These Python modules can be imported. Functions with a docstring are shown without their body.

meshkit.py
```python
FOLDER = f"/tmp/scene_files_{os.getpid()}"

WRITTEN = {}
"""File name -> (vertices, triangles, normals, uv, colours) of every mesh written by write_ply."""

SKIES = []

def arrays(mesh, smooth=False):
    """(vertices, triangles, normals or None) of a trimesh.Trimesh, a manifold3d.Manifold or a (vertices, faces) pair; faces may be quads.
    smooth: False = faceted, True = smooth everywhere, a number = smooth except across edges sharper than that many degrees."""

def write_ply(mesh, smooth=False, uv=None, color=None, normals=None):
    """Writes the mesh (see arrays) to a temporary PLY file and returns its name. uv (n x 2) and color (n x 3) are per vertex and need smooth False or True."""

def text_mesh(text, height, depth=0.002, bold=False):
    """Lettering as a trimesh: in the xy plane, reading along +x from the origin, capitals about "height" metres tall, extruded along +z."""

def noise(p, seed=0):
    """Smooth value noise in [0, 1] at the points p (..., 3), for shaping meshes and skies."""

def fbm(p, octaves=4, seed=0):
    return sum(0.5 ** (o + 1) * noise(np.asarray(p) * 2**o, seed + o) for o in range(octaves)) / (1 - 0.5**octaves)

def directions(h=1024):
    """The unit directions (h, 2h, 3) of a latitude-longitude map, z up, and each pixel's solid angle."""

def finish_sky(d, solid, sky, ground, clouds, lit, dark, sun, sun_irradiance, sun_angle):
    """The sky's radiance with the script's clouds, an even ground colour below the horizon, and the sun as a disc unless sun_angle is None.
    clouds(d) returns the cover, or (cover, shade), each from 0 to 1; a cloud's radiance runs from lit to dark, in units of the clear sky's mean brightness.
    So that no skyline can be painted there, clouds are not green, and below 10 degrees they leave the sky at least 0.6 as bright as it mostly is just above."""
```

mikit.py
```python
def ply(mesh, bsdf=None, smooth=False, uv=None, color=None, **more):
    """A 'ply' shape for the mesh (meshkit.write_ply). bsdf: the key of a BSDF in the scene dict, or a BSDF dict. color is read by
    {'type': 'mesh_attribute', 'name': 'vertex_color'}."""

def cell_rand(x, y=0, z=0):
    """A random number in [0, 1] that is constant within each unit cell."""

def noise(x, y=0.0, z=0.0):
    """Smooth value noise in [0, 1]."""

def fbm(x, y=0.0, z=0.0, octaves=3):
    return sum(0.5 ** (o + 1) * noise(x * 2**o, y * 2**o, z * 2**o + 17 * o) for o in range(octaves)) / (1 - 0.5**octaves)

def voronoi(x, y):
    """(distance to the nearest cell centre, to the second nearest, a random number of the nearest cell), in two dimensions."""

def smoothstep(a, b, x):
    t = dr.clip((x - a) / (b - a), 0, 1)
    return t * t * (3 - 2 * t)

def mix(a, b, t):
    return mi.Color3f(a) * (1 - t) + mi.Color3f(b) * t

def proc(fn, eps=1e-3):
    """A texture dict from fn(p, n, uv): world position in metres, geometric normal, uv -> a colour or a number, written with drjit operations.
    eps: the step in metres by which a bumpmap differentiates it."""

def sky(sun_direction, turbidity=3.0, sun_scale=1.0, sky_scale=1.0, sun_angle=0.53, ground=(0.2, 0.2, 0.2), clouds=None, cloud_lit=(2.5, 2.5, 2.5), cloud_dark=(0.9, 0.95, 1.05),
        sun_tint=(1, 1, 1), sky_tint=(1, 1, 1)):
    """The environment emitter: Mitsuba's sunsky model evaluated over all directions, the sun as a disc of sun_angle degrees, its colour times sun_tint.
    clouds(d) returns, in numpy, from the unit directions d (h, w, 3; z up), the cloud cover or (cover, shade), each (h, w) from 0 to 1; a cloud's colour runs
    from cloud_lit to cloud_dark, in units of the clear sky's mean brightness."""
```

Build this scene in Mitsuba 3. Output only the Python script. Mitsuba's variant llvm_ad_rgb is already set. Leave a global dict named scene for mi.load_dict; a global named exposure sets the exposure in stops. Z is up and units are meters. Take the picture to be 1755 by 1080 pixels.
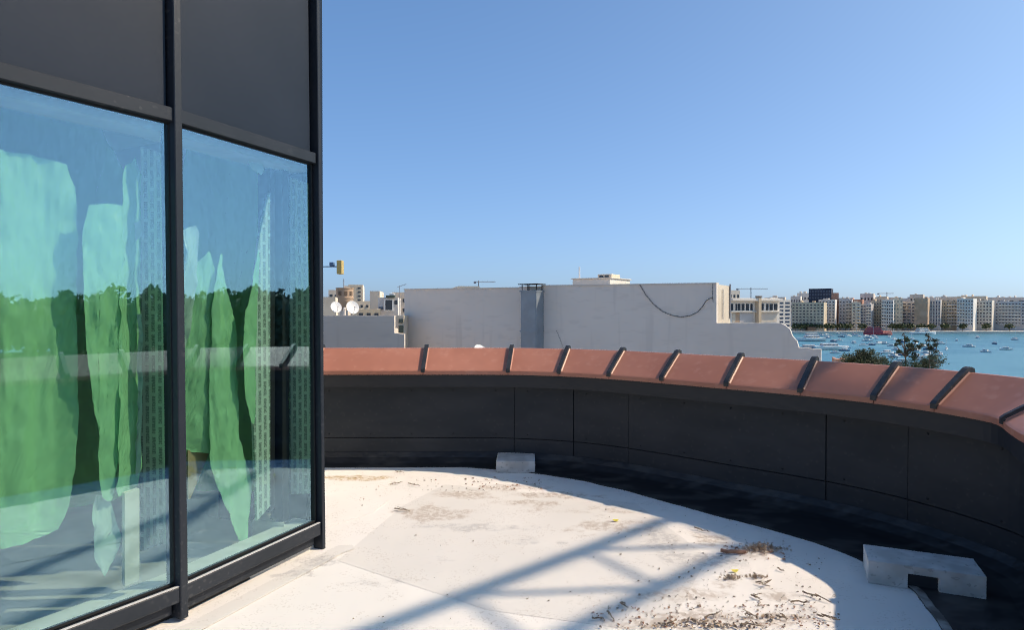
import math, random
import numpy as np, trimesh, mitsuba as mi, mikit, drjit as dr
import shapely.geometry as sg
from shapely import affinity
from scipy.interpolate import splprep, splev
from mikit import noise, fbm, voronoi, cell_rand, smoothstep, proc
import meshkit

T = mi.ScalarTransform4f
rng = np.random.default_rng(7)
random.seed(7)
scene, labels = {}, {}


def mix(a, b, t):
    a, b = (mi.Color3f(*map(float, v)) if isinstance(v, (tuple, list, np.ndarray)) else v for v in (a, b))
    return a * (1 - t) + b * t


# ------------------------------------------------------------------ camera, sky, exposure
FPX, CX, CY, HORIZON, EYE = 1081.0, 877.5, 540.0, 525.0, 1.6
PITCH = math.atan((CY - HORIZON) / FPX)
FWD = np.array([0, math.cos(PITCH), -math.sin(PITCH)])
UPV = np.array([0, math.sin(PITCH), math.cos(PITCH)])
SUN = np.array([1.00, 0.08, 1.0])
scene['camera'] = {'type': 'perspective', 'fov': 2 * math.degrees(math.atan(CX / FPX)), 'fov_axis': 'x', 'near_clip': 0.05, 'far_clip': 20000.0,
                   'to_world': T().look_at(origin=[0, 0, EYE], target=[0, float(FWD[1]), float(EYE + FWD[2])], up=[0, 0, 1])}
scene['sky'] = mikit.sky(SUN.tolist(), turbidity=5.5, sky_tint=(0.765, 0.985, 1.19))
exposure = 1.9


# ------------------------------------------------------------------ measuring helpers: where a thing seen in the photograph stands
def ray(px, py):
    return np.array([1, 0, 0]) * (px - CX) / FPX + FWD + UPV * (CY - py) / FPX


def at_y(px, py, y):
    d = ray(px, py)
    return np.array([0, 0, EYE]) + d * (y / d[1])


def at_z(px, py, z):
    d = ray(px, py)
    return np.array([0, 0, EYE]) + d * ((z - EYE) / d[2])


# ------------------------------------------------------------------ scene helpers
used = {}


def numbered(name):
    n = used.get(name, 0)
    used[name] = n + 1
    return name if n == 0 else f'{name}_{n:03d}'


def part(parent, name, mesh, bsdf, smooth=False, label=None, kind=None, **more):
    key = numbered(f'{parent}__{name}' if parent else name)
    scene[key] = mikit.ply(mesh, bsdf, smooth=smooth, **more)
    if label or kind:
        labels[key] = {}
        if label:
            labels[key]['label'] = label
        if kind:
            labels[key]['kind'] = kind
    return key


def thing(name, label, category, group=None):
    key = numbered(name)
    labels[key] = {'label': label, 'category': category}
    if group:
        labels[key]['group'] = group
    return key


def solo(name, mesh, bsdf, label, category, group=None, smooth=False):
    key = thing(name, label, category, group)
    scene[key] = mikit.ply(mesh, bsdf, smooth=smooth)
    return key


def structure(name, mesh, bsdf, label, smooth=False):
    scene[name] = mikit.ply(mesh, bsdf, smooth=smooth)
    labels[name] = {'label': label, 'kind': 'structure', 'category': name.replace('_', ' ')}
    used[name] = 1
    return name


def stuff(name, mesh, bsdf, label, category, smooth=False):
    key = numbered(name)
    scene[key] = mikit.ply(mesh, bsdf, smooth=smooth)
    labels[key] = {'label': label, 'kind': 'stuff', 'category': category}
    return key


# ------------------------------------------------------------------ mesh helpers
cat = trimesh.util.concatenate


def box(x0, x1, y0, y1, z0, z1):
    m = trimesh.creation.box((x1 - x0, y1 - y0, z1 - z0))
    m.apply_translation(((x0 + x1) / 2, (y0 + y1) / 2, (z0 + z1) / 2))
    return m


def cbox(x0, x1, y0, y1, z0, z1, c=0.004):
    """a box with chamfered edges"""
    pts = []
    lo, hi = np.array([x0, y0, z0]), np.array([x1, y1, z1])
    for i in range(8):
        corner = np.array([(lo, hi)[(i >> k) & 1][k] for k in range(3)])
        inward = np.array([1 if not (i >> k) & 1 else -1 for k in range(3)])
        for k in range(3):
            q = corner + inward * c
            q[k] = corner[k]
            pts.append(q)
    return trimesh.convex.convex_hull(np.array(pts))


def prism(poly, z0, z1):
    if not isinstance(poly, sg.Polygon):
        poly = sg.Polygon(poly)
    m = trimesh.creation.extrude_polygon(poly, z1 - z0, engine='earcut')
    m.apply_translation((0, 0, z0))
    return m


def tube(points, radius, sides=8, closed=True):
    p = np.asarray(points, float)
    r = np.broadcast_to(radius, len(p))
    t = np.gradient(p, axis=0)
    t /= np.linalg.norm(t, axis=1, keepdims=True) + 1e-12
    ref = np.array([0, 0, 1.0]) if abs(t[0, 2]) < 0.9 else np.array([1.0, 0, 0])
    v = []
    for i in range(len(p)):
        a = np.cross(t[i], ref)
        if np.linalg.norm(a) < 1e-3:
            a = np.cross(t[i], [1.0, 0.1, 0])
        a /= np.linalg.norm(a)
        b = np.cross(t[i], a)
        ang = np.arange(sides) / sides * 2 * np.pi
        v.append(p[i] + r[i] * (np.cos(ang)[:, None] * a + np.sin(ang)[:, None] * b))
    v = np.vstack(v)
    f = []
    for i in range(len(p) - 1):
        for k in range(sides):
            a, b = i * sides + k, i * sides + (k + 1) % sides
            f += [[a, b, b + sides], [a, b + sides, a + sides]]
    for k in range(1, sides - 1):
        f += [[0, k + 1, k], [(len(p) - 1) * sides, (len(p) - 1) * sides + k, (len(p) - 1) * sides + k + 1]]
    return trimesh.Trimesh(v, f, process=False)


def bar(a, b, r, sides=6):
    return tube([a, b], r, sides)


class Frame:
    """local (u along, n outward, z up) -> world, with the top leaning back by tilt degrees"""

    def __init__(self, origin, end, tilt=0.0):
        o, e = np.array([*origin, 0.0]), np.array([*end, 0.0])
        self.length = np.linalg.norm(e - o)
        u = (e - o) / self.length
        n = np.array([u[1], -u[0], 0])
        z = np.array([0, 0, 1.0])
        a = math.radians(tilt)
        self.o, self.u = o, u
        self.n, self.z = n * math.cos(a) + z * math.sin(a), z * math.cos(a) - n * math.sin(a)
        m = np.eye(4)
        m[:3, 0], m[:3, 1], m[:3, 2], m[:3, 3] = self.u, self.n, self.z, o
        self.m = m
        self.flip = np.linalg.det(m[:3, :3]) < 0

    def put(self, mesh):
        mesh = mesh.copy()
        mesh.apply_transform(self.m)
        return mesh

    def pick(self, px, py, n):
        """(u, z) of the point of the plane n = const that the photograph shows at this pixel"""
        d, o = ray(px, py), np.array([0, 0, EYE])
        t = (n - (o - self.o) @ self.n) / (d @ self.n)
        q = o + d * t - self.o
        return q @ self.u, q @ self.z


def scatter_leaves(centres, size, aspect=0.5, seed=0, droop=0.0):
    """one bent leaf-shaped piece (4 triangles) at each centre, turned at random"""
    r = np.random.default_rng(seed)
    n = len(centres)
    d = r.normal(size=(n, 3))
    d[:, 2] -= droop
    d /= np.linalg.norm(d, axis=1, keepdims=True)
    e = np.cross(d, r.normal(size=(n, 3)))
    e /= np.linalg.norm(e, axis=1, keepdims=True)
    s = size * r.uniform(0.6, 1.3, n)[:, None]
    up = np.cross(d, e)
    a, b = centres - d * s * 0.5, centres + d * s * 0.5
    l = centres + e * s * aspect * 0.5 + up * s * 0.08
    q = centres - e * s * aspect * 0.5 + up * s * 0.08
    v = np.stack([a, l, b, q], 1).reshape(-1, 3)
    k = np.arange(n)[:, None] * 4
    f = np.concatenate([k + [[0, 1, 2]], k + [[0, 2, 3]]])
    return trimesh.Trimesh(v, f, process=False)


def sweep(points, normals, profile):
    """closed profile [(d outward, z)] along a plan curve; capped"""
    p, nrm, prof = np.asarray(points), np.asarray(normals), np.asarray(profile, float)
    k, n = len(prof), len(p)
    v = np.zeros((n, k, 3))
    v[:, :, :2] = p[:, None, :] + nrm[:, None, :] * prof[None, :, :1]
    v[:, :, 2] = prof[None, :, 1]
    f = []
    for i in range(n - 1):
        for j in range(k):
            a, b = i * k + j, i * k + (j + 1) % k
            f += [[a, b, b + k], [a, b + k, a + k]]
    cap = trimesh.creation.triangulate_polygon(sg.Polygon(prof), engine='earcut')
    idx = {tuple(np.round(q, 6)): i for i, q in enumerate(prof)}
    for tri in cap[1]:
        ids = [idx[tuple(np.round(cap[0][t], 6))] for t in tri]
        f += [ids[::-1], [(n - 1) * k + t for t in ids]]
    m = trimesh.Trimesh(v.reshape(-1, 3), f, process=False)
    m.fix_normals()
    return m


# ------------------------------------------------------------------ materials
def principled(color, rough=0.6, **k):
    c = color if isinstance(color, dict) else {'type': 'rgb', 'value': list(color)}
    return {'type': 'twosided', 'bsdf': {'type': 'principled', 'base_color': c, 'roughness': rough, **k}}


def bumped(color, rough, fn, scale, **k):
    return {'type': 'twosided', 'bsdf': {'type': 'bumpmap', 'arbitrary': proc(fn), 'scale': scale,
                                         'bsdf': {'type': 'principled', 'base_color': color if isinstance(color, dict) else {'type': 'rgb', 'value': list(color)}, 'roughness': rough, **k}}}


def grainy(a, b, s, octaves=4, rough=0.7, **k):
    """colour running between a and b in patches of about 1/s metres"""
    return principled(proc(lambda p, n, uv: mix(a, b, smoothstep(0.3, 0.7, fbm(p.x * s, p.y * s, p.z * s, octaves)))), rough, **k)


def blot(p, cx, cy, rx, ry, turn=0.0):
    c, s = math.cos(turn), math.sin(turn)
    x, y = p.x - cx, p.y - cy
    return dr.exp(-(dr.square((x * c + y * s) / rx) + dr.square((-x * s + y * c) / ry)))


FLOOR_SPOTS = []   # (cx, cy, rx, ry, strength, kind), filled below from the stains the photograph shows


def floor_spot(px, py, rx, ry, strength, kind):
    q = at_z(px, py, 0)
    FLOOR_SPOTS.append((float(q[0]), float(q[1]), rx, ry, strength, kind))


for a in [(620, 820, .42, .10, 1.25, 0), (570, 819, .25, .08, 1.0, 0),
          (745, 880, .30, .22, 1.1, 1), (700, 878, .22, .10, .9, 1), (790, 848, .35, .20, .9, 1), (880, 835, .42, .14, 1.0, 1), (900, 865, .4, .2, .7, 1),
          (1060, 878, .5, .14, .75, 1), (1000, 880, .5, .25, .5, 1), (1140, 935, .20, .45, .95, 2), (1210, 925, .3, .2, .7, 1),
          (1255, 1005, .30, .16, .7, 1), (1320, 1020, .3, .14, .7, 1), (1210, 1065, .35, .13, 1.25, 1), (1120, 1070, .3, .1, 1.0, 1), (1340, 1062, .3, .1, 1.0, 1), (1300, 952, .2, .12, 1.0, 1),
          (960, 850, .5, .12, 1.0, 1), (1050, 905, .4, .2, .95, 1), (820, 905, .5, .12, .8, 2), (930, 930, .3, .1, .7, 2), (1230, 960, .25, .15, 1.0, 2), (1180, 1020, .4, .12, .9, 1), (1390, 1050, .15, .15, .9, 2), (760, 960, .4, .1, .55, 2), (640, 1000, .4, .1, .5, 2), (545, 965, .16, .10, 1.0, 2), (500, 985, .25, .07, .8, 2)]:
    floor_spot(*a)


def floor_colour(clean, tone):
    clean = np.array(clean) * tone

    def fn(p, n, uv):
        g1 = fbm(p.x * 9, p.y * 9, 3.1, 4)
        g2 = fbm(p.x * 45, p.y * 45, 1.7, 3)
        g3 = fbm(p.x * 1.3 + 4, p.y * 1.3, 0.5, 4)
        c = mix(clean * 0.955, clean * 1.02, smoothstep(0.3, 0.7, g3))
        c = mix(c, clean * 0.93, smoothstep(0.60, 0.78, g2) * 0.5)
        cols = ((0.46, 0.36, 0.22), (0.43, 0.375, 0.32), (0.46, 0.445, 0.425))
        for kind in range(3):
            w = mi.Float(0)
            for cx, cy, rx, ry, s, k in FLOOR_SPOTS:
                if k == kind:
                    w = dr.maximum(w, blot(p, cx, cy, rx, ry) * s)
            streak = fbm(p.x * 14, p.y * 30, 7.7 + kind, 4)
            cover = smoothstep(0.34, 0.66, w * 0.78 + (g1 - 0.5) * 0.75 + (streak - 0.5) * 0.45) * (0.25 + 0.75 * smoothstep(0.38, 0.60, g2))
            c = mix(c, cols[kind], dr.clip(cover, 0, 1) * 0.9)
        speck = smoothstep(0.72, 0.80, noise(p.x * 110, p.y * 110, 5.0)) * smoothstep(0.45, 0.62, g1)
        return mix(c, (0.30, 0.24, 0.18), speck * 0.22)
    return proc(fn)


def floor_bump(p, n, uv):
    return fbm(p.x * 2.5, p.y * 2.5, 0.3, 3) * 0.6 + fbm(p.x * 22, p.y * 22, 2.0, 3) * 0.06


def add_mat(name, d):
    scene[name] = d
    return name


add_mat('mat_floor_white', bumped(floor_colour((0.70, 0.675, 0.635), 1.0), 0.62, floor_bump, 0.012))
add_mat('mat_floor_grey', bumped(floor_colour((0.62, 0.598, 0.56), 1.0), 0.62, floor_bump, 0.012))
add_mat('mat_membrane', bumped(proc(lambda p, n, uv: mix((0.016, 0.017, 0.020), (0.045, 0.044, 0.043), smoothstep(0.45, 0.75, fbm(p.x * 5, p.y * 9, p.z * 9, 4)))), 0.42,
                               lambda p, n, uv: fbm(p.x * 7, p.y * 11, p.z * 7, 4), 0.02))
add_mat('mat_dust_strip', grainy((0.10, 0.09, 0.08), (0.34, 0.32, 0.29), 14, rough=0.9))


def red_colour(p, n, uv):
    g = fbm(p.x * 3, p.y * 3, p.z * 3, 4)
    c = mix((0.355, 0.142, 0.090), (0.400, 0.168, 0.110), smoothstep(0.3, 0.7, g))
    return mix(c, (0.50, 0.27, 0.21), smoothstep(0.55, 0.80, fbm(p.x * 18, p.y * 18, p.z * 18, 4)) * 0.25)


add_mat('mat_red', principled(proc(red_colour), 0.45))
add_mat('mat_rib', grainy((0.014, 0.016, 0.019), (0.030, 0.032, 0.036), 30, rough=0.5))


def dark_panel(p, n, uv):
    g = fbm(p.x * 2.2, p.y * 2.2, p.z * 5, 4)
    c = mix((0.019, 0.025, 0.033), (0.030, 0.035, 0.043), smoothstep(0.25, 0.75, g))
    return mix(c, (0.070, 0.070, 0.070), smoothstep(0.62, 0.8, fbm(p.x * 40, p.y * 40, p.z * 30, 4)) * 0.30)


add_mat('mat_panel', principled(proc(dark_panel), 0.5, specular=0.25))
add_mat('mat_black', principled((0.012, 0.014, 0.018), 0.55))


def frame_colour(p, n, uv):
    g = fbm(p.x * 4, p.y * 4, p.z * 2.2, 4)
    c = mix((0.015, 0.020, 0.028), (0.020, 0.025, 0.034), smoothstep(0.3, 0.7, g))
    dust = smoothstep(0.70, 0.80, noise(p.x * 60, p.y * 60, p.z * 45)) * smoothstep(0.5, 0.7, g)
    return mix(c, (0.12, 0.12, 0.12), dust * 0.22)


add_mat('mat_frame', principled(proc(frame_colour), 0.42, specular=0.3))
add_mat('mat_spandrel', principled(proc(lambda p, n, uv: mix((0.009, 0.018, 0.034), (0.012, 0.021, 0.038), smoothstep(0.3, 0.7, fbm(p.x * 2, p.y * 2, p.z * 1.5, 4)))), 0.5, specular=0.2))
add_mat('mat_glass', {'type': 'thindielectric', 'int_ior': 2.5, 'specular_transmittance': {'type': 'rgb', 'value': [0.72, 0.84, 0.78]},
                      'specular_reflectance': {'type': 'rgb', 'value': [0.46, 0.74, 0.96]}})
add_mat('mat_gasket', principled((0.010, 0.010, 0.011), 0.6))
add_mat('mat_seal', principled((0.45, 0.45, 0.44), 0.5))


def film(color, sheen=0.35):
    return {'type': 'twosided', 'bsdf': {'type': 'bumpmap', 'arbitrary': proc(lambda p, n, uv: fbm(p.x * 8 + p.y * 5, p.z * 1.6, p.y * 3, 4) + 0.25 * fbm(p.x * 30, p.z * 14, p.y * 30, 3)), 'scale': 0.012,
                                         'bsdf': {'type': 'principled', 'base_color': {'type': 'rgb', 'value': list(color)}, 'roughness': sheen}}}


add_mat('mat_film', film((0.29, 0.60, 0.31)))
add_mat('mat_film_clear', film((0.40, 0.56, 0.46), 0.2))
add_mat('mat_inner_sill', grainy((0.62, 0.64, 0.60), (0.72, 0.73, 0.69), 8))
add_mat('mat_room', grainy((0.38, 0.38, 0.37), (0.48, 0.48, 0.46), 3, rough=0.8))
add_mat('mat_room_wall', grainy((0.62, 0.63, 0.61), (0.70, 0.71, 0.69), 3, rough=0.8))
add_mat('mat_plank', grainy((0.62, 0.62, 0.50), (0.74, 0.73, 0.62), 10))
add_mat('mat_card', grainy((0.34, 0.27, 0.14), (0.40, 0.33, 0.19), 10))
add_mat('mat_concrete', bumped(proc(lambda p, n, uv: mix(mix((0.42, 0.405, 0.38), (0.56, 0.545, 0.52), smoothstep(0.3, 0.7, fbm(p.x * 10, p.y * 10, p.z * 10, 4))), (0.30, 0.285, 0.26),
                                                          smoothstep(0.66, 0.74, fbm(p.x * 40, p.y * 40, p.z * 40, 3)) * 0.7)), 0.9, lambda p, n, uv: fbm(p.x * 50, p.y * 50, p.z * 50, 4), 0.006))


def render_wall(a, b):
    def fn(p, n, uv):
        g = fbm(p.x * 0.35, p.y * 0.35, p.z * 0.5, 4)
        c = mix(a, b, smoothstep(0.3, 0.7, g))
        trowel = fbm(p.x * 2.2, p.y * 2.2, p.z * 6, 3)
        run = fbm(p.x * 3.5, p.y * 3.5, p.z * 0.25, 4)
        c = mix(c, np.array(a) * 0.86, smoothstep(0.58, 0.78, run) * 0.5)
        return mix(c, np.array(a) * 0.93, smoothstep(0.55, 0.75, trowel) * 0.5)
    return principled(proc(fn), 0.9)


add_mat('mat_grey_render', render_wall((0.685, 0.625, 0.555), (0.725, 0.665, 0.595)))
add_mat('mat_brown_render', render_wall((0.47, 0.42, 0.37), (0.51, 0.46, 0.41)))
add_mat('mat_cream', grainy((0.50, 0.44, 0.35), (0.58, 0.52, 0.42), 0.7))
add_mat('mat_duct', grainy((0.22, 0.255, 0.29), (0.26, 0.30, 0.335), 3, rough=0.4, metallic=0.2))
add_mat('mat_cable', principled((0.09, 0.09, 0.095), 0.6))
add_mat('mat_white', principled((0.76, 0.76, 0.74), 0.5))
add_mat('mat_steel', principled((0.25, 0.26, 0.28), 0.5))
add_mat('mat_twig', grainy((0.12, 0.085, 0.06), (0.30, 0.23, 0.16), 60))
add_mat('mat_chip_brown', grainy((0.22, 0.10, 0.06), (0.36, 0.20, 0.13), 60))
add_mat('mat_chip_dark', grainy((0.09, 0.075, 0.06), (0.32, 0.26, 0.20), 60))
add_mat('mat_chip_pale', grainy((0.22, 0.15, 0.10), (0.50, 0.40, 0.29), 45))
add_mat('mat_yellow_leaf', principled((0.72, 0.62, 0.08), 0.6))
add_mat('mat_land', grainy((0.24, 0.22, 0.18), (0.32, 0.29, 0.24), 0.05, rough=0.95))
add_mat('mat_quay', grainy((0.50, 0.46, 0.40), (0.58, 0.54, 0.47), 0.2, rough=0.95))
add_mat('mat_hill', grainy((0.055, 0.065, 0.030), (0.11, 0.10, 0.055), 0.06, rough=0.95))
add_mat('mat_sea', bumped(proc(lambda p, n, uv: mix((0.055, 0.180, 0.255), (0.080, 0.220, 0.290), smoothstep(0.35, 0.65, fbm(p.x * 0.02, p.y * 0.05, 0.0, 3)))), 0.35,
                          lambda p, n, uv: fbm(p.x * 0.5, p.y * 0.9, 0.0, 3), 0.35, specular=0.3))
for nm, a, b in (('tan', (0.50, 0.405, 0.28), (0.56, 0.465, 0.335)), ('sand', (0.66, 0.545, 0.395), (0.72, 0.605, 0.455)), ('stone', (0.57, 0.50, 0.41), (0.63, 0.56, 0.47)),
                 ('offwhite', (0.66, 0.62, 0.55), (0.72, 0.68, 0.61)), ('greyblue', (0.46, 0.445, 0.43), (0.52, 0.505, 0.49)), ('terracotta', (0.42, 0.22, 0.15), (0.48, 0.27, 0.19)),
                 ('bluegrey', (0.020, 0.030, 0.055), (0.035, 0.045, 0.075)), ('bay', (0.42, 0.29, 0.19), (0.50, 0.36, 0.25)), ('palegrey', (0.60, 0.55, 0.485), (0.66, 0.61, 0.545))):
    add_mat('mat_' + nm, grainy(a, b, 0.25, 3, 0.85))
add_mat('mat_pane', principled((0.045, 0.055, 0.070), 0.15))
add_mat('mat_pane_blue', principled((0.06, 0.085, 0.13), 0.12))
add_mat('mat_brown', principled((0.16, 0.11, 0.075), 0.8))
add_mat('mat_green_frame', principled((0.06, 0.085, 0.07), 0.6))
add_mat('mat_boat_red', principled((0.42, 0.05, 0.07), 0.4))
add_mat('mat_boat_coral', principled((0.55, 0.12, 0.10), 0.4))
add_mat('mat_boat_blue', principled((0.05, 0.09, 0.20), 0.4))
add_mat('mat_boat_white', principled((0.74, 0.74, 0.72), 0.35))
add_mat('mat_crane_blue', principled((0.07, 0.14, 0.26), 0.5))
add_mat('mat_crane_yellow', principled((0.45, 0.34, 0.12), 0.6))
for nm, c in (('wood', (0.12, 0.16, 0.085)), ('dark', (0.030, 0.050, 0.018)), ('olive', (0.060, 0.075, 0.028)), ('grey', (0.055, 0.080, 0.048))):
    add_mat('mat_leaf_' + nm, principled(proc(lambda p, n, uv, c=c: mix(np.array(c) * 0.6, np.array(c) * 1.6, smoothstep(0.3, 0.7, fbm(p.x * 0.9, p.y * 0.9, p.z * 0.9, 3)))), 0.6))
add_mat('mat_bark', grainy((0.10, 0.075, 0.055), (0.17, 0.13, 0.10), 3))

# ------------------------------------------------------------------ the plan of the terrace: inner edge of the coping, outward normals
INNER = [(-5.0, 6.2), (-3.4, 6.2), (-1.815, 6.19), (-.89, 6.20), (-.055, 6.20), (.44, 6.07), (.885, 5.82), (1.3, 5.49), (1.74, 5.14), (2.18, 4.75), (2.50, 4.35), (2.68, 3.98), (2.78, 3.72), (2.77, 3.66),
         (2.64, 3.35), (2.44, 2.90), (2.05, 1.85), (1.62, .65), (1.35, -.5), (1.35, -3.0)]
pts = np.array(INNER)
seg = np.r_[0, np.cumsum(np.linalg.norm(np.diff(pts, axis=0), axis=1))]
tck, _ = splprep(pts.T, u=seg, s=0.002, k=3)
S_ALL = np.linspace(0, seg[-1], 900)
CURVE = np.array(splev(S_ALL, tck)).T
TAN = np.gradient(CURVE, axis=0)
TAN /= np.linalg.norm(TAN, axis=1, keepdims=True)
NRM = np.stack([-TAN[:, 1], TAN[:, 0]], 1)
ARC = np.r_[0, np.cumsum(np.linalg.norm(np.diff(CURVE, axis=0), axis=1))]


def on_curve(s):
    i = np.array([np.interp(s, ARC, CURVE[:, k]) for k in range(2)])
    n = np.array([np.interp(s, ARC, NRM[:, k]) for k in range(2)])
    return i, n / np.linalg.norm(n)


def stretch(s0, s1, step=0.05):
    s = np.linspace(s0, s1, max(3, int((s1 - s0) / step) + 1))
    c = np.stack([np.interp(s, ARC, CURVE[:, k]) for k in range(2)], 1)
    n = np.stack([np.interp(s, ARC, NRM[:, k]) for k in range(2)], 1)
    return c, n / np.linalg.norm(n, axis=1, keepdims=True)


def arc_of_point(x, y):
    return ARC[np.argmin((CURVE[:, 0] - x) ** 2 + (CURVE[:, 1] - y) ** 2)]


def arc_at_pixel(px, offset):
    """arc length where the line of sight through this pixel column crosses the curve offset outward"""
    q = CURVE + NRM * offset
    g = q[:, 0] - q[:, 1] * (px - CX) / FPX
    ok = np.where((g[:-1] <= 0) & (g[1:] > 0) & (q[:-1, 1] > 2.0))[0]
    i = ok[0]
    return ARC[i] + (ARC[i + 1] - ARC[i]) * (-g[i]) / (g[i + 1] - g[i])


# ------------------------------------------------------------------ ground, sea, far terrain
SEA_Z, LAND_Z, DECK_Z = -20.0, -18.4, 0.0
structure('ground', box(-9000, 9000, -9000, 9000, -24.0, -23.0), 'mat_land', 'wide low ground under the town and bay')
near_land = [(-3000, -2500), (70, -2500), (70, -60), (95, 60), (100, 130), (78, 165), (128, 330), (190, 505), (900, 505), (900, 2800), (-3000, 2800)]
structure('land', prism(near_land, -23.0, LAND_Z), 'mat_land', 'town ground round the bay, hidden between the buildings')
structure('sea', prism([(60, -2500), (3500, -2500), (3500, 520), (60, 520)], -22.9, SEA_Z), 'mat_sea', 'turquoise water of the bay behind the trees')
structure('quay', prism([(120, 493), (900, 493), (900, 507), (120, 507)], -22.8, -18.2), 'mat_quay', 'pale stone quay along the far shore of the bay')

# a wooded island across the water on the sunny side: the window panes mirror its tree line
isl = []
for i in range(40):
    for j in range(14):
        a = math.radians(46 + 84 * i / 39)
        d = 205 + 95 * j / 13
        edge = min(1, min(i, 39 - i) / 4) * min(1, min(j, 13 - j) / 3)
        isl.append((d * math.sin(a), d * math.cos(a), -22 + edge * (8 + 8 * meshkit.fbm(np.array([[i * .22, j * .3, 0.]]), 3)[0])))
isl = np.array(isl)
fc = [[i * 14 + j, (i + 1) * 14 + j, (i + 1) * 14 + j + 1, i * 14 + j + 1] for i in range(39) for j in range(13)]
structure('island', (isl, np.array(fc)), 'mat_hill', 'low wooded island across the water', smooth=True)
wood_c = []
for k in range(240):
    a, d = math.radians(48 + 80 * rng.random()), 212 + 80 * rng.random()
    h, rad = 15 + 6 * rng.random(), 4.0 + 3 * rng.random()
    base = np.array([d * math.sin(a), d * math.cos(a), -13.0])
    q = rng.normal(size=(260, 3))
    q /= np.linalg.norm(q, axis=1, keepdims=True)
    q *= rng.uniform(0.55, 1.0, (260, 1))
    wood_c.append(base + [0, 0, h * 0.62 + 1.5] + q * [rad, rad, h * 0.5])
stuff('woodland', scatter_leaves(np.vstack(wood_c), 2.7, 0.8, 3), 'mat_leaf_wood', 'woodland covering the island across the water, mirrored in the panes', 'woodland')

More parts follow.
